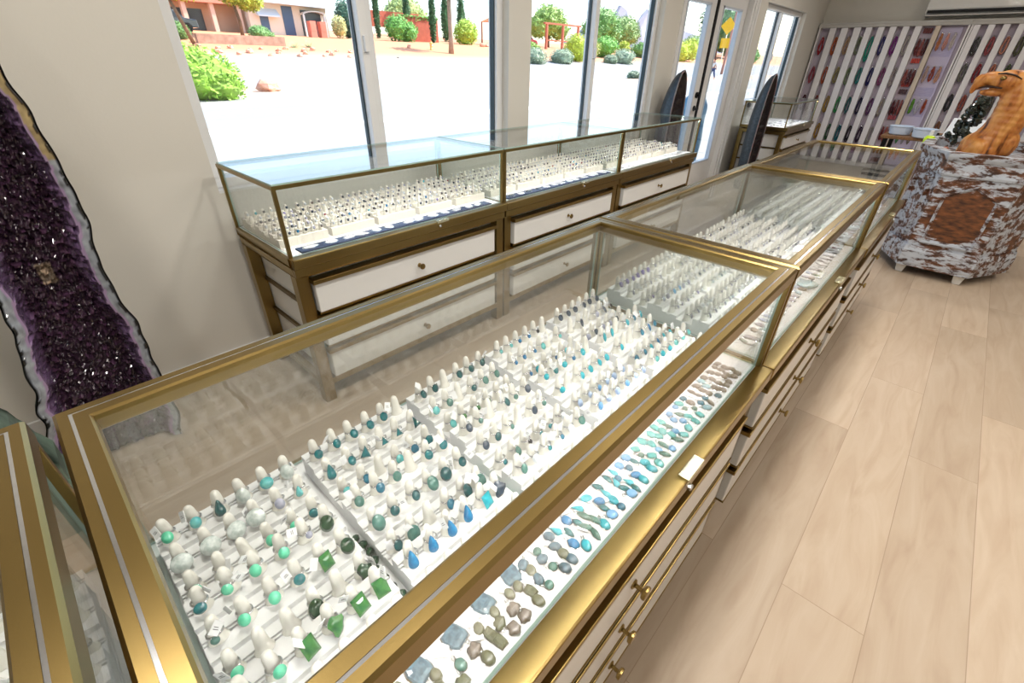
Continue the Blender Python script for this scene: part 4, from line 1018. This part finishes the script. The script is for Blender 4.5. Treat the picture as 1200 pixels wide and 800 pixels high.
for i in range(7):
    s=R.uniform(.36,.48); build('bank_rock', M().ell((0,0,s*.4),(s,s*.8,s*.6),7,5,jit=.3,rnd=R), rockm, loc=P(45.0+i*.95,47.2+.35*(i%2)), label='orange rock piled beneath the hedge right of the palm', cat='rock', group='orange rocks right of the palm')
pm=thing('palm_tree',P(34.8,41.0),'palm tree with straight grey trunk and drooping crown','tree')
build('trunk', M().tube([(0,0,0),(.04,0,1.5),(.0,0,3),(-.02,0,5.2)],[.28,.21,.20,.19],10), pbr('palm_bark',(180,156,136),.9,c2=(140,116,98),vscale=5,stretch=(1,1,5)), pm, smooth=True)
m=M()
for i in range(26):
    a=2*PI*i/26; L_=R.uniform(1.5,2.1); pts=[]
    for k in range(7):
        f=k/6; pts.append((math.cos(a)*L_*f, math.sin(a)*L_*f, 5.2+.7*math.sin(f*2.2)*(1 if i%2 else .5)-1.0*f*f))
    for k in range(6):
        p=Vector(pts[k]); q=Vector(pts[k+1]); n_=Vector((-math.sin(a),math.cos(a),0))*.22*(1-abs(k-2.5)/4)
        m.add([p-n_,p+n_,q+n_*.9,q-n_*.9],[(0,1,2,3)])
build('fronds', m, pbr('palm_leaf',(96,130,60),.6), pm)
# fire hydrant and traffic cone
hy=thing('fire_hydrant',P(33.9,43.0),'small yellow and white fire hydrant left of the palm trunk','hydrant')
build('hydrant_body', M().lathe([(.20,0),(.20,.06),(.13,.08),(.13,.5),(.16,.52),(.15,.62),(.06,.72),(.0,.74)],14), pbr('hydrant_paint',(226,196,110),.5), hy, smooth=True)
build('side_cap', M().lathe([(.07,-.22),(.07,.22)],12,mat=Matrix.Rotation(PI/2,3,'X'),at=(0,0,.42)), white_l, hy)
build('bank_rock', M().ell((0,0,.12),(.25,.2,.18),7,5,jit=.2,rnd=R), rockm, loc=P(31.8,43.8), label='single orange stone on the kerb left of the hydrant', cat='rock')
build('kerb', M().prism([(0,0),(.25,0),(.25,.16),(0,.16)],0,16,ax=0), pbr('kerb',(176,172,168),.9), loc=(26,37.4,g(0,37.4)-.05), rot=(0,0,.16), label='grey kerb running right from the hydrant along the street', cat='kerb')
# second window plants
gg=(150,168,140)
for i,(x,y,r_) in enumerate(((42.0,36.2,1.5),(47.0,36.5,1.5),(60.9,37.0,1.75),(57.6,36.9,1.0),(41.2,23.8,.62))):
    leafy('bush',P(x,y),[(0,0,r_*.35,r_,r_*.8,r_*.58)],gg,['grey-green domed bush at the left edge of the second window','grey-green domed bush left of the second mullion','large grey-green domed bush right of the second mullion','small grey-green bush just right of the second mullion','low grey bush at the right edge of the second window, nearest the street'][i],'bush',1500,.09)
for i,(x,y,r_,h_,c) in enumerate(((45.5,40,1.2,1.4,(150,180,80)),(51.5,38,1.4,2.6,(196,206,70)),(54.2,38,1.0,1.8,(206,206,90)),(56.5,40.5,2.2,2.2,(190,190,110)),(63.6,42,2.0,2.4,(116,176,70)),(67.9,41.5,.9,2.0,(190,200,60)),(75.5,43,1.6,1.9,(110,160,70)))):
    leafy('bush',P(x,y),[(0,0,h_*.5,r_,r_,h_*.55)],c,['green shrub behind the first two grey domes','tall yellow shrub left of the second mullion','pale yellow shrub touching the second mullion','olive-yellow shrub right of the second mullion','bright green round shrub in the second window','narrow yellow shrub beside the bright green one','mid-green shrub at the right of the second window'][i],'bush',1200,.13)
for i,(x,y,s) in enumerate(((67,55,1.15),(77.5,52,1.25),(92,57,1.1),(52,72,1.1),(108,66,1.3))):
    leafy('tree',P(x,y),[(0,0,3.0*s,2.8*s,2*s,1.9*s),(2.2*s,0,2.2*s,1.8*s,1.5*s,1.4*s),(-2*s,0,2.3*s,1.8*s,1.5*s,1.4*s)],[(150,180,90),(120,166,84),(140,170,96),(170,190,120),(120,150,80)][i],['light green tree right of the second mullion','mid-green spreading tree in the second window','green tree at the right side of the second window','pale green tree behind the wooden posts','distant green tree behind the door sign'][i],'tree',2200,.22,([(0,0,0),(0,0,1.6*s)],[.25,.2]))
wood=pbr('red_post',(186,112,88),.8)
pg=thing('wooden_pergola',P(57.5,47.5),'reddish wooden post frame across the street in the second window','pergola')
for x in (0,3.6,7.2): build('post', M().box(x,0,0,x+.28,.28,2.9), wood, pg)
build('beam', M().box(-.4,0,2.9,7.9,.28,3.1), wood, pg); build('rail', M().box(0,.05,1.0,7.4,.2,1.15), wood, pg)
pv=thing('pavilion',P(52.6,51.8),'small orange-roofed pavilion at the left of the second window','pavilion')
build('canopy_roof', M().add([(-2.2,-1.5,2.6),(2.2,-1.5,2.6),(2.2,1.5,2.6),(-2.2,1.5,2.6),(-1.4,0,3.2),(1.4,0,3.2)],[(0,1,5,4),(1,2,5),(2,3,4,5),(3,0,4),(3,2,1,0)]), pbr('orange_roof',(226,146,96),.7), pv)
for x in (-2,1.85):
    for y in (-1.3,1.3): build('post', M().box(x,y,0,x+.15,y+.15,2.6), wood, pv)
for i,(x,y,hb,hs,c) in enumerate(((96,86,12,15,(176,186,200)),)): pass
# far red rock mountains, distance haze put into their pale colour
def mountain(pts,x,depth,c,label):
    m=M(); n=len(pts)
    rows=[]
    for d,f in ((-depth,.0),(-depth*.4,.7),(0,1),(depth,.1)):
        rows.append([(x+d+R.uniform(-4,4),y,-2+(z_+2)*f*R.uniform(.94,1)) for y,z_ in pts])
    for r in rows: m.v+=r
    for i in range(3):
        for k in range(n-1): a=i*n+k; m.f.append((a,a+1,a+n+1,a+n)); m.mi.append(0)
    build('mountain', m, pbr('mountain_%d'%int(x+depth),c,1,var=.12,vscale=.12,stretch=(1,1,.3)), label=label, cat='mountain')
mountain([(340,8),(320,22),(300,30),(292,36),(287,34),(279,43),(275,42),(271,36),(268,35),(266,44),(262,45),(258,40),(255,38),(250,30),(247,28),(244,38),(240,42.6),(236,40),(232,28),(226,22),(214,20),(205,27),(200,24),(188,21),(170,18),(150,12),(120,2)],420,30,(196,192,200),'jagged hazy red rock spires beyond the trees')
# through the door
leafy('bush',P(83.5,40.2),[(0,0,1.3,2.2,1.5,1.5),(3.5,0,1.6,1.8,1.5,1.6)],(196,206,60),'yellow-green bush seen through the left door leaf','bush',1500,.15)
leafy('bush',P(96,44),[(0,0,1.6,3,2,1.9)],(150,180,90),'green bush seen through the right door leaf','bush',1500,.18)
yel=pbr('sign_yellow',(255,196,20),.5)
rs=thing('road_sign',P(62.0,24.6),'yellow diamond warning sign above a small yellow plate on a post','road sign')
build('post', M().box(-.04,-.04,0,.04,.04,5.6), steel, rs)
def diamond(c,s): 
    # faces the shop (-X side)
    return M().prism([(0,-s),(s,0),(0,s),(-s,0)],-.06,-.045,ax=0)
d=diamond(0,.85); d.v=[(a,b,c_+4.9) for a,b,c_ in d.v]; build('diamond_plate', d, yel, rs)
build('small_plate', M().box(-.06,-.5,2.8,-.045,.5,3.75), yel, rs)
build('utility_pole', M().tube([(0,0,0),(.05,-.1,4),(.2,-.2,9)],[.16,.14,.11],10), pbr('pole_rust',(196,140,124),.8), loc=P(70.4,27.5), smooth=True, label='thin reddish pole leaning behind the door glass', cat='pole')
# person walking outside
pr_=thing('person',P(50.5,20.6),'person in white top and blue jeans walking past outside the door','person',rz=1.2)
def skin(name,verts,edges,rad,mat,parent):
    me=bpy.data.meshes.new(name); me.from_pydata(verts,edges,[]); me.materials.append(mat); o=link(name,me,parent)
    s=o.modifiers.new('skin','SKIN'); 
    for i,r_ in enumerate(rad): me.skin_vertices[0].data[i].radius=(r_,r_)
    u=o.modifiers.new('sub','SUBSURF'); u.levels=1; u.render_levels=1; s.use_smooth_shade=True
    return o
try:
    def mkskin(name,verts,edges,rad,mat,parent):
        me=bpy.data.meshes.new(name); me.from_pydata(verts,edges,[]); me.materials.append(mat); o=link(name,me,parent)
        s=o.modifiers.new('skin','SKIN'); s.use_smooth_shade=True
        for i,r_ in enumerate(rad): me.skin_vertices[0].data[i].radius=(r_,r_)
        me.skin_vertices[0].data[0].use_root=True
        u=o.modifiers.new('sub','SUBSURF'); u.levels=1; u.render_levels=1
        return o
    skinm=pbr('skin',(196,150,124),.6)
    mkskin('body',[(0,0,.95),(0,0,1.15),(0,0,1.42),(0,0,1.52),(0,.02,1.64),(.18,0,1.40),(.24,.10,1.14),(.22,.22,.92),(.22,.27,.84),(-.18,0,1.40),(-.24,-.08,1.14),(-.22,-.14,.90),(-.22,-.15,.81),(.09,0,.90),(.10,.16,.52),(.10,.18,.08),(.10,.30,.04),(-.09,0,.90),(-.10,-.12,.52),(-.10,-.30,.12),(-.10,-.22,.03)],
      [(0,1),(1,2),(2,3),(3,4),(2,5),(5,6),(6,7),(7,8),(2,9),(9,10),(10,11),(11,12),(0,13),(13,14),(14,15),(15,16),(0,17),(17,18),(18,19),(19,20)],
      [.14,.13,.15,.06,.10,.06,.045,.032,.035,.06,.045,.032,.035,.09,.065,.04,.04,.09,.065,.04,.04],skinm,pr_)
    mkskin('shirt',[(0,0,.98),(0,0,1.15),(0,0,1.40),(.19,0,1.39),(.245,.10,1.14),(-.19,0,1.39),(-.245,-.08,1.14)],[(0,1),(1,2),(2,3),(3,4),(2,5),(5,6)],[.16,.155,.17,.075,.06,.075,.06],white_l,pr_)
    mkskin('trousers',[(0,0,.96),(.09,0,.88),(.10,.16,.52),(.10,.18,.12),(-.09,0,.88),(-.10,-.12,.52),(-.10,-.29,.16)],[(0,1),(1,2),(2,3),(0,4),(4,5),(5,6)],[.155,.11,.085,.065,.11,.085,.065],pbr('jeans',(60,84,130),.8),pr_)
    build('hair', M().ell((0,.0,1.70),(.10,.115,.09),12,8), pbr('hair',(60,42,30),.7), pr_, smooth=True)
except Exception as ex: print('person',ex)
# blue stone outside the door
m=M(); NZ=26; nb=20
for i in range(NZ+1):
    z_=1.16*i/NZ; f=i/NZ; rr=.30*(1-.12*f)*(1-max(0,f-.86)**1.2*5) 
    for k in range(nb):
        a=2*PI*k/nb; q=1+.13*noise.noise(Vector((math.cos(a)*1.4,math.sin(a)*1.4,z_*2.5)))
        m.v.append((rr*math.cos(a)*q+.05*f,rr*.6*math.sin(a)*q,z_))
for i in range(NZ):
    for k in range(nb): m.f.append((i*nb+k,i*nb+(k+1)%nb,(i+1)*nb+(k+1)%nb,(i+1)*nb+k)); m.mi.append(0)
m.f.append(tuple(NZ*nb+k for k in range(nb))); m.mi.append(0)
build('standing_blue_stone', m, pbr('blue_stone',(40,110,150),.5,c2=(150,190,205),vscale=4,bump=.5,bscale=9), smooth=True, loc=(6.72,2.92,-.15), label='tall blue and white standing stone outside the right door leaf', cat='stone')
for i,(x,y,s,c) in enumerate(((112,46,1.9,(96,136,90)),(133,52,2.1,(80,120,84)),(160,62,2.5,(110,150,100)))):
    leafy('tree',P(x,y),[(0,0,3.2*s,3.2*s,2*s,2.4*s),(3*s,0,2.0*s,2.4*s,1.6*s,1.7*s)],c,['dense green tree in the left pane of the far window','dark green tree behind the far window mullion','soft green tree at the right of the far window'][i],'tree',2200,.35,([(0,0,0),(0,0,2*s)],[.35,.25]))
leafy('bush',P(118,40.8),[(0,0,1.2,3.5,1.5,1.4)],(120,170,90),'low green bush in the far window','bush',900,.2)
# white item by the far window sill
wb_=thing('window_crank_box',(6.98,2.22,.86),'white rounded box with a black round port below the far window','box')
build('box_body', M().box(0,0,0,.34,.10,.09), vinyl, wb_, bevel=.02)
build('round_port', M().lathe([(.03,0),(.03,.006),(.02,.008)],16,mat=Matrix.Rotation(-PI/2,3,'Y'),at=(0,.05,.045)), black, wb_)

# ---------------------------------------------------------------- light
def area(loc,rot,sx,sy,power,c,name='ceiling_lamp'):
    l=bpy.data.lights.new(name,'AREA'); l.shape='RECTANGLE'; l.size=sx; l.size_y=sy; l.energy=power; l.color=c
    o=bpy.data.objects.new(name,l); col.objects.link(o); o.location=loc; o.rotation_euler=rot; return o
LAMPS=[(.35,.40,19),(1.75,.40,19),(3.2,.40,17),(.9,-1.5,17),(2.6,-1.5,17),(4.5,-1.5,12),(5.2,.4,11),(7.2,-.5,12),(7.2,1.1,10),(-1.2,-.8,12),(-.3,1.25,9)]
for x,y,pw in LAMPS:
    p=thing('ceiling_light',(x,y,ZC-.02),'recessed square ceiling light','ceiling light','ceiling lights')
    build('trim_ring', M().frame(-.15,-.15,.15,.15,[(0,0),(0,.02),(.02,.02),(.02,0)]), vinyl, p)
    area((x,y,ZC-.012),(0,0,0),.22,.22,pw,(1,.945,.86))
s=bpy.data.lights.new('sun','SUN'); s.energy=7.5; s.angle=.009; s.color=(1,.95,.87); so=bpy.data.objects.new('sun',s); col.objects.link(so)
d=Vector((-.72,.30,-.85)); so.rotation_euler=d.to_track_quat('-Z','Y').to_euler()
w=bpy.data.worlds.new('World'); sc.world=w; w.use_nodes=True; t=w.node_tree; t.nodes.clear()
o=t.nodes.new('ShaderNodeOutputWorld'); b=t.nodes.new('ShaderNodeBackground'); sky=t.nodes.new('ShaderNodeTexSky'); sky.sky_type='NISHITA'; sky.sun_disc=False
sky.sun_elevation=math.radians(48); sky.sun_rotation=math.radians(110); sky.dust_density=1.5
b.inputs[1].default_value=.42; t.links.new(sky.outputs[0],b.inputs[0]); t.links.new(b.outputs[0],o.inputs[0])

# ---------------------------------------------------------------- camera
cam=bpy.data.cameras.new('camera'); co=bpy.data.objects.new('camera',cam); col.objects.link(co); sc.camera=co
cam.sensor_width=36; cam.lens=526.28*36/1200; cam.clip_start=.02; cam.clip_end=2000
A,B,C_=7.43186843e-01,5.58945929e-01,-1.96692219e-02
fwd=Vector((math.cos(B)*math.cos(A),math.cos(B)*math.sin(A),-math.sin(B))); right=fwd.cross(Vector((0,0,1))).normalized(); down=fwd.cross(right)
r2=math.cos(C_)*right+math.sin(C_)*down; d2=-math.sin(C_)*right+math.cos(C_)*down
mt=Matrix((r2,-d2,-fwd)).transposed().to_4x4(); mt.translation=Vector((0,0,1.35)); co.matrix_world=mt
sc.view_settings.view_transform='Standard'; sc.view_settings.look='None'; sc.view_settings.gamma=1; sc.view_settings.exposure=0.20; sc.view_settings.use_curve_mapping=False
cy=sc.cycles; cy.transparent_max_bounces=40; cy.max_bounces=10; cy.glossy_bounces=4; cy.diffuse_bounces=3; cy.use_denoising=True; cy.sample_clamp_indirect=6; cy.caustics_reflective=False; cy.caustics_refractive=False
print('rings',RING_N[0],'far',len(FAR))
